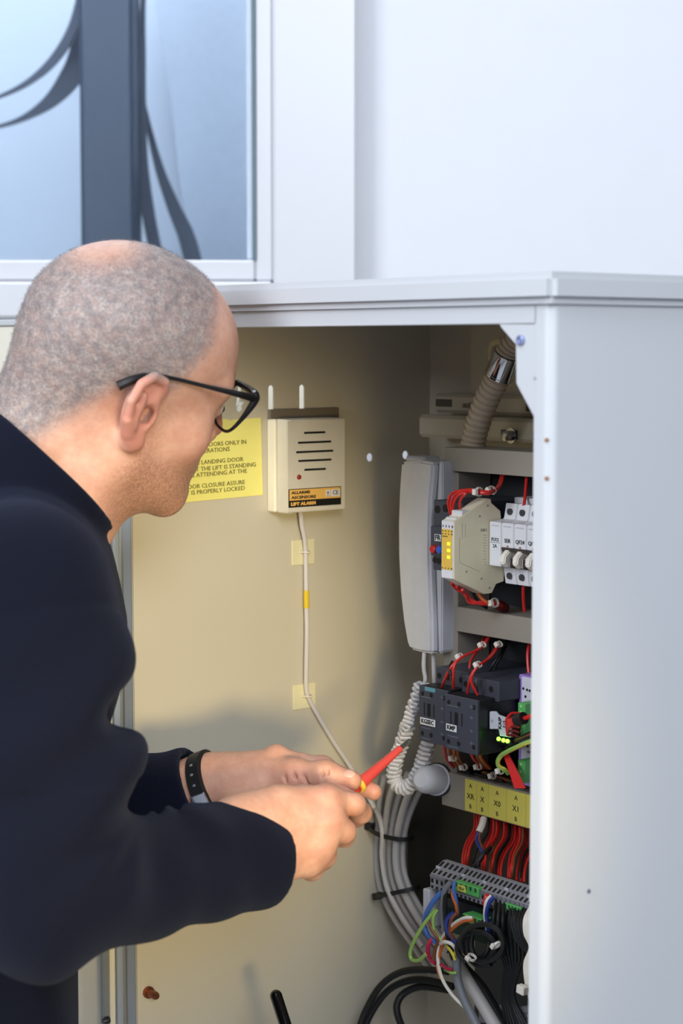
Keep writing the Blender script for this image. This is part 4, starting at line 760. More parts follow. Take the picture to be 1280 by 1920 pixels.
# ------------------------------------------------------------------ the man: distance-field modelling
f32 = np.float32
def ell(p,c,r):
    q=p-np.array(c,f32); r=np.array(r,f32)
    k0=np.sqrt(((q/r)**2).sum(1)); k1=np.sqrt(((q/(r*r))**2).sum(1))+1e-9
    return k0*(k0-1)/k1
def sph(p,c,r): return np.sqrt(((p-np.array(c,f32))**2).sum(1))-r
def cap(p,a,b,ra,rb=None):
    rb=ra if rb is None else rb
    a=np.array(a,f32); b=np.array(b,f32); d=b-a
    t=np.clip(((p-a)@d)/(d@d),0,1)
    return np.sqrt(((p-a-t[:,None]*d)**2).sum(1))-(ra+t*(rb-ra))
def smin(a,b,k):
    h=np.maximum(k-np.abs(a-b),0)/k
    return np.minimum(a,b)-h*h*k*.25
def smax(a,b,k): return -smin(-a,-b,k)
def surfnet(F,lo,hi,h):
    lo=np.array(lo,float); n=np.ceil((np.array(hi)-lo)/h).astype(int)+1; B=8
    nb=np.ceil(n/B).astype(int); n=nb*B
    A=np.empty(n,f32)
    g=np.stack(np.meshgrid(*[np.arange(k) for k in nb],indexing='ij'),-1).reshape(-1,3)
    cd=F((lo+(g*B+(B-1)/2)*h).astype(f32))
    A4=A.reshape(nb[0],B,nb[1],B,nb[2],B)
    A4[:]=np.where(cd<0,-1,1).astype(f32).reshape(nb)[:,None,:,None,:,None]
    act=g[np.abs(cd)<B*h*1.5]
    o=np.stack(np.meshgrid(*[np.arange(B)]*3,indexing='ij'),-1).reshape(-1,3)
    for s in range(0,len(act),400):
        a=act[s:s+400]
        pts=(lo+h*(a[:,None,:]*B+o[None])).reshape(-1,3).astype(f32)
        v=F(pts).reshape(-1,B,B,B)
        for q,(i,j,k) in enumerate(a): A4[i,:,j,:,k,:]=v[q]
    S=A<0
    c=np.zeros(n-1,np.uint8); sh=[(i,j,k) for i in(0,1) for j in(0,1) for k in(0,1)]
    for i,j,k in sh: c+=S[i:n[0]-1+i,j:n[1]-1+j,k:n[2]-1+k]
    idx=np.argwhere((c>0)&(c<8)); ID=np.full(n,-1,np.int32); ID[tuple(idx.T)]=np.arange(len(idx))
    V=np.stack([A[idx[:,0]+i,idx[:,1]+j,idx[:,2]+k] for i,j,k in sh],1)
    acc=np.zeros((len(idx),3)); cnt=np.zeros(len(idx))
    for a in range(8):
        for b in range(a+1,8):
            df=np.array(sh[b])-np.array(sh[a])
            if np.abs(df).sum()!=1: continue
            va,vb=V[:,a],V[:,b]; m=(va<0)!=(vb<0)
            t=va[m]/(va[m]-vb[m]); acc[m]+=np.array(sh[a])+t[:,None]*df; cnt[m]+=1
    verts=lo+h*(idx+acc/cnt[:,None])
    Q=[]
    for ax in range(3):
        e=np.eye(3,dtype=int); s0=[slice(0,-1) if q==ax else slice(1,-1) for q in range(3)]; s1=[slice(1,None) if q==ax else slice(1,-1) for q in range(3)]
        m=S[tuple(s0)]!=S[tuple(s1)]; ed=np.argwhere(m)+np.array([0 if q==ax else 1 for q in range(3)])
        b,cx=e[(ax+1)%3],e[(ax+2)%3]
        q=np.stack([ID[tuple((ed-b-cx).T)],ID[tuple((ed-cx).T)],ID[tuple(ed.T)],ID[tuple((ed-b).T)]],1)
        ins=S[tuple(ed.T)]; q[~ins]=q[~ins][:,::-1]; Q.append(q)
    return verts,np.concatenate(Q)

def ss(a, b, x): t = np.clip((x - a) / (b - a), 0, 1); return t * t * (3 - 2 * t)
def p3(px, py, D): return tuple(P(px, py, D))
HY, HP, HR, HS = math.radians(28.4), math.radians(12.5), math.radians(18), 0.985
HM = Matrix.Translation(P(224, 720.5, 1.745)) @ Matrix.Rotation(HY, 4, 'Z') @ Matrix.Rotation(HP, 4, 'Y') @ Matrix.Rotation(HR, 4, 'X') @ Matrix.Scale(HS, 4)
HI = np.array(HM.inverted(), dtype=f32)
def tohead(p): return p @ HI[:3, :3].T + HI[:3, 3]
def head_local(p):
    m=p*np.array([1,1,1],f32); a=np.abs(m[:,1]); s=np.stack([m[:,0],a,m[:,2]],1)   # mirrored
    d=ell(m,(-.010,0,.048),(.100,.078,.087))
    d=smin(d,ell(m,(.036,0,.042),(.062,.064,.062)),.03)
    d=smin(d,ell(m,(.040,0,-.022),(.055,.060,.062)),.03)
    d=smin(d,ell(m,(.042,0,-.062),(.050,.050,.044)),.03)
    d=smin(d,cap(s,(.008,.052,-.058),(.072,.016,-.096),.016,.018),.025)
    d=smin(d,sph(m,(.080,0,-.096),.017),.02)
    d=smin(d,sph(s,(.060,.046,-.022),.020),.025)
    d=smin(d,cap(s,(.090,.0,.028),(.080,.042,.028),.011,.010),.018)
    d=smax(d,-sph(s,(.104,.031,.008),.015),.014)
    d=smin(d,sph(s,(.080,.031,.008),.0135),.004)
    d=smin(d,cap(m,(.090,0,.020),(.106,0,-.020),.008,.0100),.014)
    d=smin(d,sph(s,(.097,.012,-.025),.0085),.008)
    d=smin(d,cap(s,(.096,.0,-.055),(.086,.020,-.058),.0075,.004),.008)
    d=smin(d,cap(s,(.095,.0,-.067),(.085,.018,-.065),.008,.005),.008)
    # ear
    E=[(.006,.075,.010),(.011,.079,.022),(.006,.086,.033),(-.007,.091,.0375),(-.019,.096,.029),(-.0235,.097,.012),(-.020,.094,-.006),(-.012,.088,-.020),(-.002,.081,-.030)]
    e=np.full(len(p),9,f32)
    for i in range(len(E)-1): e=np.minimum(e,cap(s,E[i],E[i+1],.0046 if i<6 else .0055))
    e=smin(e,sph(s,(-.001,.080,-.027),.0078),.008)
    pl=ell(s,(-.007,.083,.004),(.017,.0075,.031))
    e=smin(e,pl,.006)
    e=smin(e,cap(s,(-.012,.094,.018),(-.012,.091,-.010),.0036),.006)
    e=smax(e,-ell(s,(.000,.0925,-.002),(.0085,.011,.0125)),.004)
    e=smax(e,-ell(s,(.000,.096,.022),(.007,.009,.007)),.005)
    e=smin(e,cap(s,(.0085,.079,.001),(.0075,.080,-.006),.0042),.004)
    d=smin(d,e,.006)
    d=smax(d,-cap(s,(.001,.09,.001),(.003,.068,-.001),.0048),.003)
    d=smax(d,-cap(s,(-.001,.09,-.006),(.002,.070,-.006),.0042),.003)
    return d

def W(l): return tuple(HM @ Vector(l))
NECK0, NECK1 = W((-.030, 0, -.040)), p3(52, 935, 1.735)
FW = np.array([math.cos(math.radians(25)), math.sin(math.radians(25)), 0], f32); SD = np.array([-FW[1], FW[0], 0], f32)
def flat(p, c, k):         # squeeze space across the shoulders so that round sections become broad ones
    q = p - np.array(c, f32); a = q @ SD; return p - (a * (1 - k))[:, None] * SD
def head_neck(p):
    d = head_local(tohead(p)) * HS
    n = cap(p, NECK0, NECK1, .058, .064)
    n = smin(n, cap(p, W((-.062, 0, .005)), p3(20, 900, 1.75), .038, .05), .05)
    n = smin(n, cap(p, W((.0, -.045, -.05)), p3(120, 950, 1.70), .016, .02), .03)
    n = smin(n, cap(p, W((.03, 0, -.085)), p3(140, 960, 1.74), .02, .04), .05)
    d = smin(d, n, .03)
    t = cap(flat(p, NECK1, .62), p3(15, 1045, 1.74), p3(-5, 1180, 1.74), .045, .085)
    return smin(d, t, .04)
SH, EL, WR = p3(42, 1108, 1.56), p3(70, 1675, 1.50), p3(492, 1602, 1.68)
SH2, EL2, WR2 = p3(-70, 1090, 1.93), p3(-60, 1640, 1.91), p3(384, 1474, 1.832)
HIP, CH = p3(-85, 1985, 1.74), p3(-15, 1190, 1.74)
def core(p):
    d = cap(flat(p, CH, .6), HIP, CH, .085, .085)
    d = smin(d, cap(p, p3(10, 1080, 1.74), SH, .06, .06), .05); d = smin(d, cap(p, p3(10, 1080, 1.74), SH2, .06, .06), .05)
    d = smin(d, cap(p, SH, EL, .055, .043), .02); d = smin(d, cap(p, EL, p3(400, 1612, 1.64), .042, .033), .01)
    d = smin(d, cap(p, SH2, EL2, .055, .042), .02); return smin(d, cap(p, EL2, p3(290, 1500, 1.86), .042, .033), .01)
def chain(p, pts, k=.004):
    d = None
    for (a, ra), (b, rb) in zip(pts[:-1], pts[1:]):
        c = cap(p, a, b, ra, rb); d = c if d is None else smin(d, c, k)
    return d
def Q(px, py, D, r): return (p3(px, py, D), r)
def knuck(d, p, pts, r, k): 
    for c in pts: d = smin(d, sph(p, p3(*c), r), k)
    return d
def crease(d, p, lines, r=.0011):
    for a, b in lines: d = smax(d, -cap(p, p3(*a), p3(*b), r), .0035)
    return d
NEAR_F = [[Q(612, 1499, 1.70, .0125), Q(664, 1508, 1.715, .0103), Q(677, 1524, 1.737, .0095), Q(669, 1536, 1.757, .0082)],
          [Q(616, 1541, 1.688, .0130), Q(645, 1559, 1.70, .0105), Q(645, 1569, 1.725, .0095), Q(626, 1572, 1.745, .0082)],
          [Q(600, 1584, 1.684, .0128), Q(609, 1604, 1.698, .0102), Q(606, 1612, 1.722, .0092), Q(590, 1610, 1.74, .008)],
          [Q(576, 1618, 1.688, .0115), Q(586, 1630, 1.702, .0092), Q(583, 1634, 1.722, .0085), Q(568, 1630, 1.736, .0075)]]
def near_hand(p):
    m = chain(p, [Q(455, 1545, 1.668, .023), Q(520, 1516, 1.684, .0200), Q(612, 1499, 1.70, .0135)], .01)
    for a, b, r0, r1 in (((455, 1560, 1.665), (616, 1541, 1.688), .024, .0135), ((458, 1592, 1.663), (600, 1584, 1.684), .024, .0135), ((462, 1616, 1.668), (576, 1618, 1.688), .0215, .0122)):
        m = smin(m, cap(p, p3(*a), p3(*b), r0, r1), .022)
    m = smin(m, cap(p, p3(520, 1560, 1.70), p3(590, 1560, 1.708), .018, .014), .015)
    m = smin(m, cap(p, p3(330, 1622, 1.61), p3(462, 1588, 1.668), .032, .030), .03)
    m = smin(m, cap(p, p3(330, 1622, 1.61), p3(468, 1560, 1.672), .026, .026), .02)
    for k, fg in enumerate(NEAR_F): m = smin(m, chain(p, fg), .0075)
    th = chain(p, [Q(490, 1520, 1.70, .019), Q(570, 1500, 1.735, .014), Q(615, 1492, 1.755, .0105), Q(648, 1488, 1.772, .009)])
    m = smin(m, th, .012)
    m = knuck(m, p, ((610, 1497, 1.6895), (613, 1540, 1.6765), (598, 1584, 1.672), (574, 1618, 1.677)), .0045, .012)
    m = knuck(m, p, ((664, 1506, 1.7065), (645, 1557, 1.6925)), .004, .01)
    m = crease(m, p, [((655, 1498, 1.706), (657, 1518, 1.706)), ((633, 1545, 1.688), (636, 1562, 1.688))], .0008)
    for a, b in (((500, 1535, 1.650), (600, 1505, 1.689)), ((500, 1562, 1.644), (604, 1543, 1.676)), ((500, 1592, 1.644), (590, 1586, 1.672))): m = smin(m, cap(p, p3(*a), p3(*b), .0015), .006)
    return m
FAR_TH = [Q(452, 1478, 1.815, .020), Q(550, 1456, 1.795, .0158), Q(610, 1453, 1.782, .0122), Q(660, 1464, 1.772, .0092)]
FAR_F = [[Q(520, 1426, 1.818, .0128), Q(606, 1440, 1.826, .0102), Q(655, 1462, 1.816, .0092), Q(700, 1485, 1.803, .0082)],
         [Q(514, 1452, 1.838, .0130), Q(600, 1480, 1.85, .0102), Q(640, 1497, 1.83, .0092), Q(664, 1506, 1.808, .0082)],
         [Q(505, 1480, 1.85, .0125), Q(585, 1508, 1.86, .010), Q(622, 1520, 1.84, .009), Q(640, 1524, 1.816, .008)],
         [Q(490, 1504, 1.852, .0115), Q(555, 1530, 1.86, .009), Q(585, 1540, 1.845, .0082), Q(602, 1542, 1.826, .0075)]]
def far_hand(p):
    m = cap(p, p3(190, 1504, 1.885), p3(380, 1471, 1.835), .028, .0255)
    m = smin(m, cap(p, p3(380, 1471, 1.835), p3(430, 1468, 1.826), .0255, .027), .02)
    for a, b, r0, r1 in (((415, 1460, 1.83), (520, 1428, 1.818), .024, .0135), ((415, 1470, 1.838), (514, 1452, 1.838), .022, .013), ((415, 1478, 1.838), (505, 1480, 1.85), .022, .0125), ((420, 1486, 1.838), (490, 1504, 1.852), .02, .0115)):
        m = smin(m, cap(p, p3(*a), p3(*b), r0, r1), .012)
    m = smin(m, ell(p, p3(480, 1476, 1.808), (.034, .022, .024)), .02)
    m = smin(m, chain(p, FAR_TH, .012), .014)
    for fg in FAR_F: m = smin(m, chain(p, fg), .007)
    m = knuck(m, p, ((516, 1411, 1.816), (606, 1430, 1.82)), .0045, .012)
    m = crease(m, p, [((525, 1443, 1.776), (545, 1476, 1.782)), ((543, 1440, 1.776), (566, 1474, 1.78)), ((562, 1446, 1.774), (584, 1476, 1.778)), ((602, 1438, 1.769), (608, 1464, 1.770)), ((612, 1438, 1.769), (617, 1462, 1.770)), ((430, 1500, 1.795), (470, 1495, 1.785))], .0010)
    return m
# ------------------------------------------------------------------ clothes
AX = np.array(WR, f32) - np.array(EL, f32); AX /= np.linalg.norm(AX)
AX2 = np.array(WR2, f32) - np.array(EL2, f32); AX2 /= np.linalg.norm(AX2)
CN = (P(100, 872, 1.735) - P(30, 945, 1.735)).normalized(); CN = (CN + Vector((0, 0.10, 0))).normalized(); CNn = np.array(CN, f32); CC = np.array(P(97, 872, 1.735), f32)
def fold(p, c, n0, per, ph, amp, rad):     # folds fanning out from the crook of an elbow
    q = p - np.array(c, f32); ang = np.arctan2(q[:, 2], q[:, 0]); r = np.sqrt((q ** 2).sum(1))
    return amp * np.sin(per * ang + ph + 14 * q[:, 1]) * np.exp(-(r / rad) ** 2) * ss(.03, .085, r)
def jacket(p):
    t = cap(flat(p, CH, .60), p3(-95, 1990, 1.74), CH, .110, .105)
    t = smin(t, cap(flat(p, CH, .62), CH, p3(0, 1050, 1.735), .098, .060), .05)
    t = smin(t, cap(p, p3(25, 1075, 1.76), SH2, .085, .075), .06)
    t = smin(t, cap(flat(p, p3(-40, 975, 1.78), .62), p3(-40, 975, 1.78), p3(-40, 1150, 1.77), .070, .105), .05)
    yoke = cap(p, p3(22, 1035, 1.70), SH, .062, .066); t = smin(t, yoke, .05)
    q = p - np.array(SH, f32)
    u = cap(p, SH, EL, .069, .064)
    u = smin(u, sph(p, p3(174, 1418, 1.525), .032), .07); u = smin(u, sph(p, p3(152, 1230, 1.535), .036), .05)
    u = smax(u, -cap(p, p3(262, 1352, 1.46), p3(222, 1328, 1.58), .008), .035)
    u = u + .0045 * np.sin((p @ np.array([38, 25, -75], f32)) + 1.3) * np.exp(-((p[:, 2] - EL[2] - .10) / .10) ** 2)
    fo = cap(p, EL, WR, .059, .0475)
    s = (p - np.array(EL, f32)) @ AX
    fo = fo + fold(p, p3(285, 1520, 1.55), 0, 8, .6, .0062, .15) * np.clip((p[:, 2] - (EL[2] + s * AX[2]) + .03) / .045, 0, 1) + .0016 * np.sin(s * 95 + p[:, 2] * 30) * ss(.08, .16, s) * np.clip((.31 - s) / .08, 0, 1)
    fo = smax(fo, (p - np.array(WR, f32)) @ AX + .0, .006)
    arm = smin(u, fo, .035)
    arm = smax(arm, -cap(p, np.array(WR, f32) - AX * .035, np.array(WR, f32) + AX * .05, .0385, .0405), .004)
    arm = smin(arm, 9 + 0 * u, .001)
    seam = np.abs((p - np.array(p3(110, 1150, 1.52), f32)) @ (lambda v: np.array(v / np.linalg.norm(v), f32))(np.array([-.25, .35, 1.0])))
    arm = arm + .0022 * np.exp(-(seam / .004) ** 2) * (p[:, 1] < SH[1] + .03)
    d = smin(t, arm, .03)
    f2 = cap(p, EL2, WR2, .064, .0455); f2 = f2 + .0025 * np.sin(((p - np.array(EL2, f32)) @ AX2) * 80)
    f2 = smax(f2, (p - np.array(WR2, f32)) @ AX2 + .006, .005); f2 = smax(f2, -cap(p, np.array(WR2, f32) - AX2 * .05, np.array(WR2, f32) + AX2 * .05, .0345, .036), .004)
    d = smin(d, smin(cap(p, SH2, EL2, .075, .063), f2, .02), .03)
    # folds of the body
    d = d + .004 * np.sin((p @ np.array([60, 20, 26], f32))) * np.exp(-((p[:, 0] + .25) / .12) ** 2) * (p[:, 2] < 1.2)
    # collar
    a = (p - CC) @ CNn; rr = np.sqrt(np.maximum(((p - CC) ** 2).sum(1) - a * a, 0))
    wv = .004 * np.cos(np.arctan2(p[:, 2] - CC[2], p[:, 1] - CC[1]) * 2)
    co = np.maximum(np.maximum(np.abs(rr - (.0765 - .10 * a)) - .0075, a - .004 - wv), -a - .075)
    d = smin(d, co, .006)
    inn = cap(p, CC - CNn * .055, CC + CNn * .2, .0685, .0685)
    return smax(d, -inn, .004)
def trousers(p):
    d = cap(flat(p, HIP, .7), (HIP[0], HIP[1], HIP[2] + .06), (HIP[0], HIP[1], HIP[2] - .06), .105, .105)
    for s in (-1, 1):
        a = np.array(HIP, f32) + SD * .085 * s; b = np.array([a[0] - .0, a[1], .06], f32); d = smin(d, cap(p, a, b, .088, .062), .03)
    return d
def shoe(s):
    c = np.array(HIP, f32) + SD * .085 * s
    def f(p):
        b = np.array([c[0], c[1], .045], f32); d = cap(p, b - FW * .04, b + FW * .15, .045, .04); d = smin(d, cap(p, b - FW * .0, b - FW * .0 + np.array([0, 0, .06], f32), .05, .048), .03)
        return smax(d, -p[:, 2] + .001, .003)
    return f
def raw(vq, parent, name, m, label=None, kind=None):
    v, q = vq; me = bpy.data.meshes.new(name); b = np.array(BASE[parent.name])
    me.from_pydata((v - b).tolist(), [], q.tolist()); me.materials.append(m); me.polygons.foreach_set('use_smooth', [True] * len(me.polygons)); me.update()
    o = bpy.data.objects.new(name, me); COL.objects.link(o); o.parent = parent; BASE[o.name] = BASE[parent.name]; return tag(o, label, kind=kind)
def smooth_verts(v, q, n=2):
    for _ in range(n):
        acc = np.zeros_like(v); cnt = np.zeros(len(v))
        for i in range(4):
            j = (i + 1) % 4; np.add.at(acc, q[:, i], v[q[:, j]]); np.add.at(acc, q[:, j], v[q[:, i]]); np.add.at(cnt, q[:, i], 1); np.add.at(cnt, q[:, j], 1)
        v = .5 * v + .5 * acc / cnt[:, None]
    return v
def skin_material():
    m = bpy.data.materials.new('skin'); m.use_nodes = True; nt = m.node_tree; b = nt.nodes['Principled BSDF']; L = nt.links.new
    at = nt.nodes.new('ShaderNodeAttribute'); at.attribute_name = 'zones'; sp = nt.nodes.new('ShaderNodeSeparateColor'); L(at.outputs['Color'], sp.inputs[0])
    tc = nt.nodes.new('ShaderNodeTexCoord')
    def noise(sc, det=4, dist=0):
        n = nt.nodes.new('ShaderNodeTexNoise'); n.inputs['Scale'].default_value = sc; n.inputs['Detail'].default_value = det; n.inputs['Distortion'].default_value = dist; L(tc.outputs['Object'], n.inputs['Vector']); return n.outputs['Fac']
    def mix(f, a, c):
        x = nt.nodes.new('ShaderNodeMix'); x.data_type = 'RGBA'
        for s, k in ((f, 0), (a, 6), (c, 7)):
            if isinstance(s, tuple): x.inputs[k].default_value = s
            elif isinstance(s, float): x.inputs[k].default_value = s
            else: L(s, x.inputs[k])
        return x.outputs[2]
    def mul(a, k):
        x = nt.nodes.new('ShaderNodeMath'); x.operation = 'MULTIPLY'; L(a, x.inputs[0])
        if isinstance(k, float): x.inputs[1].default_value = k
        else: L(k, x.inputs[1])
        return x.outputs[0]
    def ramp(a, p0, p1):
        r = nt.nodes.new('ShaderNodeMapRange'); r.inputs[1].default_value = p0; r.inputs[2].default_value = p1; L(a, r.inputs[0]); return r.outputs[0]
    base = mix(ramp(noise(45), .35, .65), lin((204, 152, 128)), lin((216, 168, 144)))
    base = mix(mul(ramp(noise(160), .4, .7), .35), base, lin((196, 134, 110)))
    base = mix(mul(sp.outputs['Blue'], .55), base, lin((206, 128, 112)))
    grit = ramp(noise(420, 2), .38, .62); blot = ramp(noise(120, 5), .34, .66)
    hair = mix(blot, lin((128, 120, 120)), lin((172, 160, 154))); hair = mix(mul(grit, .55), hair, lin((104, 96, 96)))
    col = mix(mul(sp.outputs['Red'], .95), base, hair)
    brd = mix(grit, lin((150, 108, 88)), lin((196, 146, 118))); col = mix(mul(sp.outputs['Green'], .75), col, brd)
    L(col, b.inputs['Base Color']); b.inputs['Roughness'].default_value = .48; b.inputs['Specular IOR Level'].default_value = .35
    b.inputs['Subsurface Weight'].default_value = .12; b.inputs['Subsurface Radius'].default_value = (1, .35, .2); b.inputs['Subsurface Scale'].default_value = .006
    bp = nt.nodes.new('ShaderNodeBump'); bp.inputs['Strength'].default_value = .25; bp.inputs['Distance'].default_value = .0012; L(noise(520, 3), bp.inputs['Height']); L(bp.outputs[0], b.inputs['Normal'])
    return m
def fleece_material():
    m = mat('navy_fleece', (10, 13, 27), 0.95, bump=0.45, scale=700, var=0.25, sheen=0.05, spec=0.12); return m
def man():
    base = (HIP[0], HIP[1], 0); root = thing('person', 'man with cropped grey hair and glasses in navy fleece, leaning in with a screwdriver', 'person', base, IDENT)
    hn = surfnet(head_neck, (-.50, 1.50, 1.22), (.02, 2.02, 1.72), .0016)
    keep = hn
    nh = surfnet(near_hand, tuple(np.array(p3(330, 1700, 1.58)) - .03), tuple(np.array(p3(720, 1450, 1.80)) + .01), .0011)
    fh = surfnet(far_hand, tuple(np.array((p3(190, 1560, 1.86)[0] - .035, 1.75, p3(190, 1600, 1.86)[2]))), (p3(730, 1400, 1.83)[0], 1.94, p3(500, 1380, 1.80)[2]), .0011)
    cr = surfnet(core, (-.62, 1.35, .80), (-.02, 2.08, 1.40), .006)
    fine = [hn, nh, fh]
    V = [smooth_verts(v, q, 1) for v, q in fine] + [cr[0]]; Qs = [hn[1], nh[1], fh[1], cr[1]]; off = 0; F = []
    for v, q in zip(V, Qs): F.append(q + off); off += len(v)
    v = np.concatenate(V); q = np.concatenate(F)
    body = raw((v, q), root, 'body', skin_material())
    # zones: red = cropped hair, green = stubble, blue = ruddy skin
    h = tohead(v.astype(f32)); isH = np.arange(len(v)) < len(V[0])
    x, y, z = h[:, 0], np.abs(h[:, 1]), h[:, 2]
    front = .050 - .55 * np.maximum(.075 - z, 0) + .2 * np.maximum(z - .09, 0)
    low = np.where(x > -.030, .016 + .25 * np.maximum(x - .005, 0), .016 - 1.35 * (-.030 - x)); low = np.maximum(low, -.080)
    hair = ss(.010, -.014, x - front) * ss(-.022, .022, z - low)
    ear = ss(.0, .006, y - .0775 - .12 * np.maximum(-x, 0)) * ss(.045, .03, np.abs(z)) * ss(-.03, -.022, x) * ss(.02, .012, x)
    hair *= 1 - ear
    crown = np.sqrt((x + .055) ** 2 + h[:, 1] ** 2 + (z - .120) ** 2); hair *= .3 + .7 * ss(.018, .05, crown)
    nz_ = np.sin(h[:, 0] * 210 + 3 * np.sin(h[:, 2] * 140)) * np.sin(h[:, 2] * 190 + h[:, 1] * 120 + 2 * np.sin(h[:, 0] * 170)); hair *= np.clip(.95 + .10 * nz_ - .18 * ss(.01, .06, x - front + .05) * (z > .03), 0, 1)
    brd = ss(-.035, -.06, z) * ss(-.03, .02, x) * ss(-.13, -.11, z) + .5 * ss(.02, .004, np.abs(x - .018)) * ss(.02, .0, z) * ss(-.06, -.04, z)
    brow = ss(.012, .006, np.abs(z - .036)) * ss(.046, .038, y) * ss(.008, .014, y) * ss(.07, .085, x)
    rud = np.clip(ear + ss(.03, .012, np.sqrt((x - .115) ** 2 + (z + .02) ** 2 + y ** 2)) + .5 * ss(.035, .01, np.sqrt((x - .07) ** 2 + (z + .03) ** 2 + (y - .045) ** 2)), 0, 1)
    hair = np.where(isH, hair, 0); brd = np.where(isH, np.clip(brd + brow * 1.2, 0, 1), 0); rud = np.where(isH, rud, 0)
    vw = v.astype(f32)
    for c, r in (((612, 1498, 1.69), .016), ((615, 1540, 1.677), .016), ((600, 1584, 1.673), .014), ((664, 1506, 1.71), .014), ((645, 1558, 1.70), .016), ((608, 1604, 1.70), .014), ((660, 1464, 1.77), .014), ((702, 1485, 1.80), .016), ((555, 1462, 1.78), .018), ((675, 1530, 1.74), .014)):
        rud = np.maximum(rud, .6 * np.exp(-(((vw - np.array(p3(*c), f32)) ** 2).sum(1)) / r ** 2) * (~isH))
    ca = body.data.color_attributes.new('zones', 'FLOAT_COLOR', 'POINT'); ca.data.foreach_set('color', np.stack([hair, brd, rud, np.ones(len(v))], 1).astype(f32).ravel())
    # short cropped hair standing on the scalp
    rng = np.random.default_rng(3); nv = len(V[0]); nrm = np.zeros((nv, 3)); Qh = hn[1]; fn = np.cross(v[Qh[:, 2]] - v[Qh[:, 0]], v[Qh[:, 3]] - v[Qh[:, 1]])
    for i in range(4): np.add.at(nrm, Qh[:, i], fn)
    nrm /= np.linalg.norm(nrm, axis=1)[:, None] + 1e-12
    cand = np.where(hair[:nv] > .35)[0]; pick = rng.choice(cand, 16000); pp = v[pick] + rng.normal(size=(16000, 3)) * .0006; nn = nrm[pick] + rng.normal(size=(16000, 3)) * .35; nn /= np.linalg.norm(nn, axis=1)[:, None]
    t1 = np.cross(nn, rng.normal(size=(16000, 3))); t1 /= np.linalg.norm(t1, axis=1)[:, None]; t2 = np.cross(nn, t1); L = rng.uniform(.0012, .0026, 16000)[:, None]
    hv = np.stack([pp + t1 * .00014, pp - t1 * .00007 + t2 * .00012, pp - t1 * .00007 - t2 * .00012, pp + nn * L], 1).reshape(-1, 3); k = np.arange(16000) * 4
    hf = np.concatenate([np.stack([k, k + 1, k + 3], 1), np.stack([k + 1, k + 2, k + 3], 1), np.stack([k + 2, k, k + 3], 1)])
    raw((hv, hf), root, 'hair', mat('cropped_hair', (120, 110, 106), 0.6, var=0.4, scale=300), 'closely cropped greying hair', kind='stuff')
    for s in (-1, 1):
        e = part('eye', MB().ball(W((.0835, .031 * s, .008)), .0112, None, 16, 12), mat('eye_white', (222, 216, 210), 0.15), root)
        c = W((.0925, .031 * s, .0065)); part('iris', MB().ball(c, .0045), mat('iris_brown', (52, 38, 30), 0.1), e)
    jv = surfnet(jacket, (-.66, 1.33, .84), (.06, 2.08, 1.56), .0034); jk = raw((smooth_verts(jv[0], jv[1], 2), jv[1]), root, 'jacket', fleece_material(), 'navy fleece jacket with a stand up collar')
    tv = surfnet(trousers, (-.60, 1.45, .0), (-.1, 2.05, 1.08), .008); raw(tv, root, 'trousers', mat('dark_trousers', (34, 38, 50), 0.85), 'dark trousers')
    for s in (-1, 1):
        sv = surfnet(shoe(s), (-.62, 1.45, -.02), (-.02, 2.1, .18), .006); raw(sv, root, 'shoe', mat('shoe_black', (24, 24, 26), 0.45))
    # nails
    def nail(c, ax, up, l, w_, r=0.0):
        ax = Vector(ax).normalized(); n = (Vector(up) - ax * Vector(up).dot(ax)).normalized(); sd = ax.cross(n); M = Matrix((ax, sd, n)).transposed()
        part('nail', MB().ball(Vector(c) - n * .0006, (l, w_, .0018), M, 14, 8), mat('nail', (226, 178, 160), 0.42), root)
    a, b = Vector(p3(610, 1453, 1.782)), Vector(p3(660, 1464, 1.772)); ax = (b - a).normalized(); up = Vector((0.1, -.55, .85)); upn = (up - ax * up.dot(ax)).normalized()
    nail(b - ax * .003 + upn * .0090, ax, up, .0066, .0056)
man()
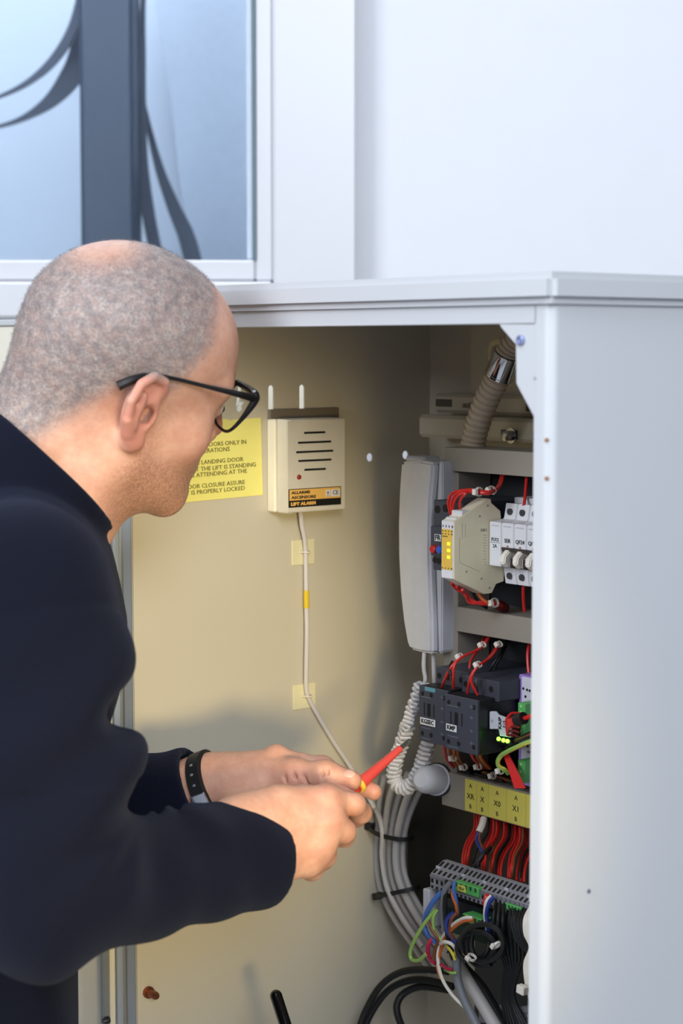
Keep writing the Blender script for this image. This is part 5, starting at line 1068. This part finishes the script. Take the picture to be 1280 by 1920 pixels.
# ------------------------------------------------------------------ what he wears and holds
def glasses():
    g = thing('eyeglasses', 'black rectangular eyeglasses worn by the man', 'glasses', W((.10, 0, .02)), IDENT); blk = mat('glasses_black', (18, 17, 18), 0.25)
    for s in (-1, 1):
        o = [(.1085, .013, .031), (.1085, .040, .034), (.106, .066, .035), (.1045, .070, .028), (.099, .067, .008), (.094, .060, -.006), (.095, .036, -.010), (.097, .018, -.007), (.101, .012, .006), (.1085, .013, .031)]
        ps = [Vector(W((a, b * s, c))) for a, b, c in o]; part('rim', MB().tube(ps, [.0028, .0034, .0042, .0036, .0020, .0015, .0015, .0015, .0018, .0026], 8, 5, False), blk, g)
        vs = spline(ps, 4)[:-1]; c = sum(vs, Vector()) / len(vs); n = len(vs); off = (Vector(W((.101, 0, 0))) - Vector(W((.1, 0, 0)))).normalized() * .0012
        m = MB().add([c + off] + [v + off for v in vs] + [c - off] + [v - off for v in vs], [(0, 1 + i, 1 + (i + 1) % n) for i in range(n)] + [(n + 1, n + 2 + (i + 1) % n, n + 2 + i) for i in range(n)] + [(1 + i, n + 2 + i, n + 2 + (i + 1) % n, 1 + (i + 1) % n) for i in range(n)])
        gm = bpy.data.materials.get('lens')
        if not gm:
            gm = bpy.data.materials.new('lens'); gm.use_nodes = True; bb = gm.node_tree.nodes['Principled BSDF']; bb.inputs['Transmission Weight'].default_value = 1; bb.inputs['Roughness'].default_value = 0; bb.inputs['IOR'].default_value = 1.12
        part('lens', m, gm, g)
        tp = [(.105, .0695, .033), (.085, .0755, .035), (.05, .0785, .036), (.015, .081, .037), (-.008, .0845, .036), (-.022, .0865, .030), (-.036, .087, .020)]
        t = part('temple', MB().tube([W((a, b * s, c)) for a, b, c in tp], [.0040, .0030, .0020, .0018, .0024, .0040, .0048], 8, 5), blk, g)
        h = W((.092, .0752 * s, .0352)); part('hinge', MB().ball(h, .0016), STEEL, t)
    part('bridge', MB().tube([W((.107, -.013, .024)), W((.111, 0, .027)), W((.107, .013, .024))], .002, 8, 4), blk, g)
glasses()
def watch():
    c = Vector(p3(392, 1471, 1.832)); ax = Vector(AX2); t = thing('wristwatch', 'black rubber watch strap with a steel clasp on the far wrist', 'watch', c, IDENT)
    n = Vector((0, -1, 0)); n = (n - ax * n.dot(ax)).normalized(); u = ax.cross(n)
    def ring(r0, r1, hw): 
        k = 40; vs = []
        for i in range(k):
            a = 2 * math.pi * i / k; d = n * math.cos(a) + u * math.sin(a)
            for (w_, r) in ((hw, r0), (hw * .8, r1), (-hw * .8, r1), (-hw, r0)): vs.append(c + ax * w_ + d * r)
        return MB().add(vs, [(i * 4 + j, i * 4 + (j + 1) % 4, ((i + 1) % k) * 4 + (j + 1) % 4, ((i + 1) % k) * 4 + j) for i in range(k) for j in range(4)])
    part('strap', ring(.0300, .0345, .0085), BLACKR, t)
    M = Matrix((ax, u, n)).transposed().to_4x4()
    def plate(a, hw, hh, r, name, m):
        d = n * math.cos(a) + u * math.sin(a); tt = ax.cross(d); R = Matrix((ax, tt, d)).transposed().to_4x4(); R.translation = c + d * r
        b = MB().box((-hw, -hh, -.0008), (hw, hh, .0012), .0006); b.v = [R @ v for v in b.v]; part(name, b, m, t)
    sg = 1 if u.z > 0 else -1
    plate(-sg * .12, .0078, .0062, .0345, 'clasp', mat('clasp_steel', (215, 218, 230), 0.25, metal=0.9))
    for k in range(3): plate(sg * (.32 + .32 * k), .0016, .0012, .0342, 'strap_hole', mat('hole_grey', (120, 122, 128), 0.5))
watch()
def screwdriver():
    a, b = P(664, 1479, 1.79), P(770, 1386, 1.845); ax = (b - a).normalized(); L = (b - a).length
    t = thing('screwdriver', 'red insulated screwdriver with a yellow ring held in the hands', 'screwdriver', a, IDENT)
    rd = mat('driver_red', (216, 76, 70), 0.35); n = L - .017
    part('insulated_shaft', MB().lathe(a, b, [(.003, .0062), (.012, .0066), (.024, .0056), (.045, .0045), (n - .012, .0040), (n, .0035)], 18), rd, t)
    part('ring', MB().lathe(a, b, [(.004, .0066), (.0044, .0080), (.0082, .0080), (.0088, .0066)], 18), mat('ring_yellow', (236, 204, 66), 0.4), t, 'yellow ring')
    part('blade', MB().lathe(a, b, [(n - .001, .0026), (L - .006, .0026), (L - .002, .0020), (L, .0009)], 12), STEEL, t, 'steel cross tip')
    h = a - ax * .10
    part('handle', MB().lathe(h, a, [(0, .006), (.004, .0105), (.02, .0118), (.05, .0100), (.075, .0110), (.09, .0082), (.0985, .0068)], 18), rd, t)
screwdriver()
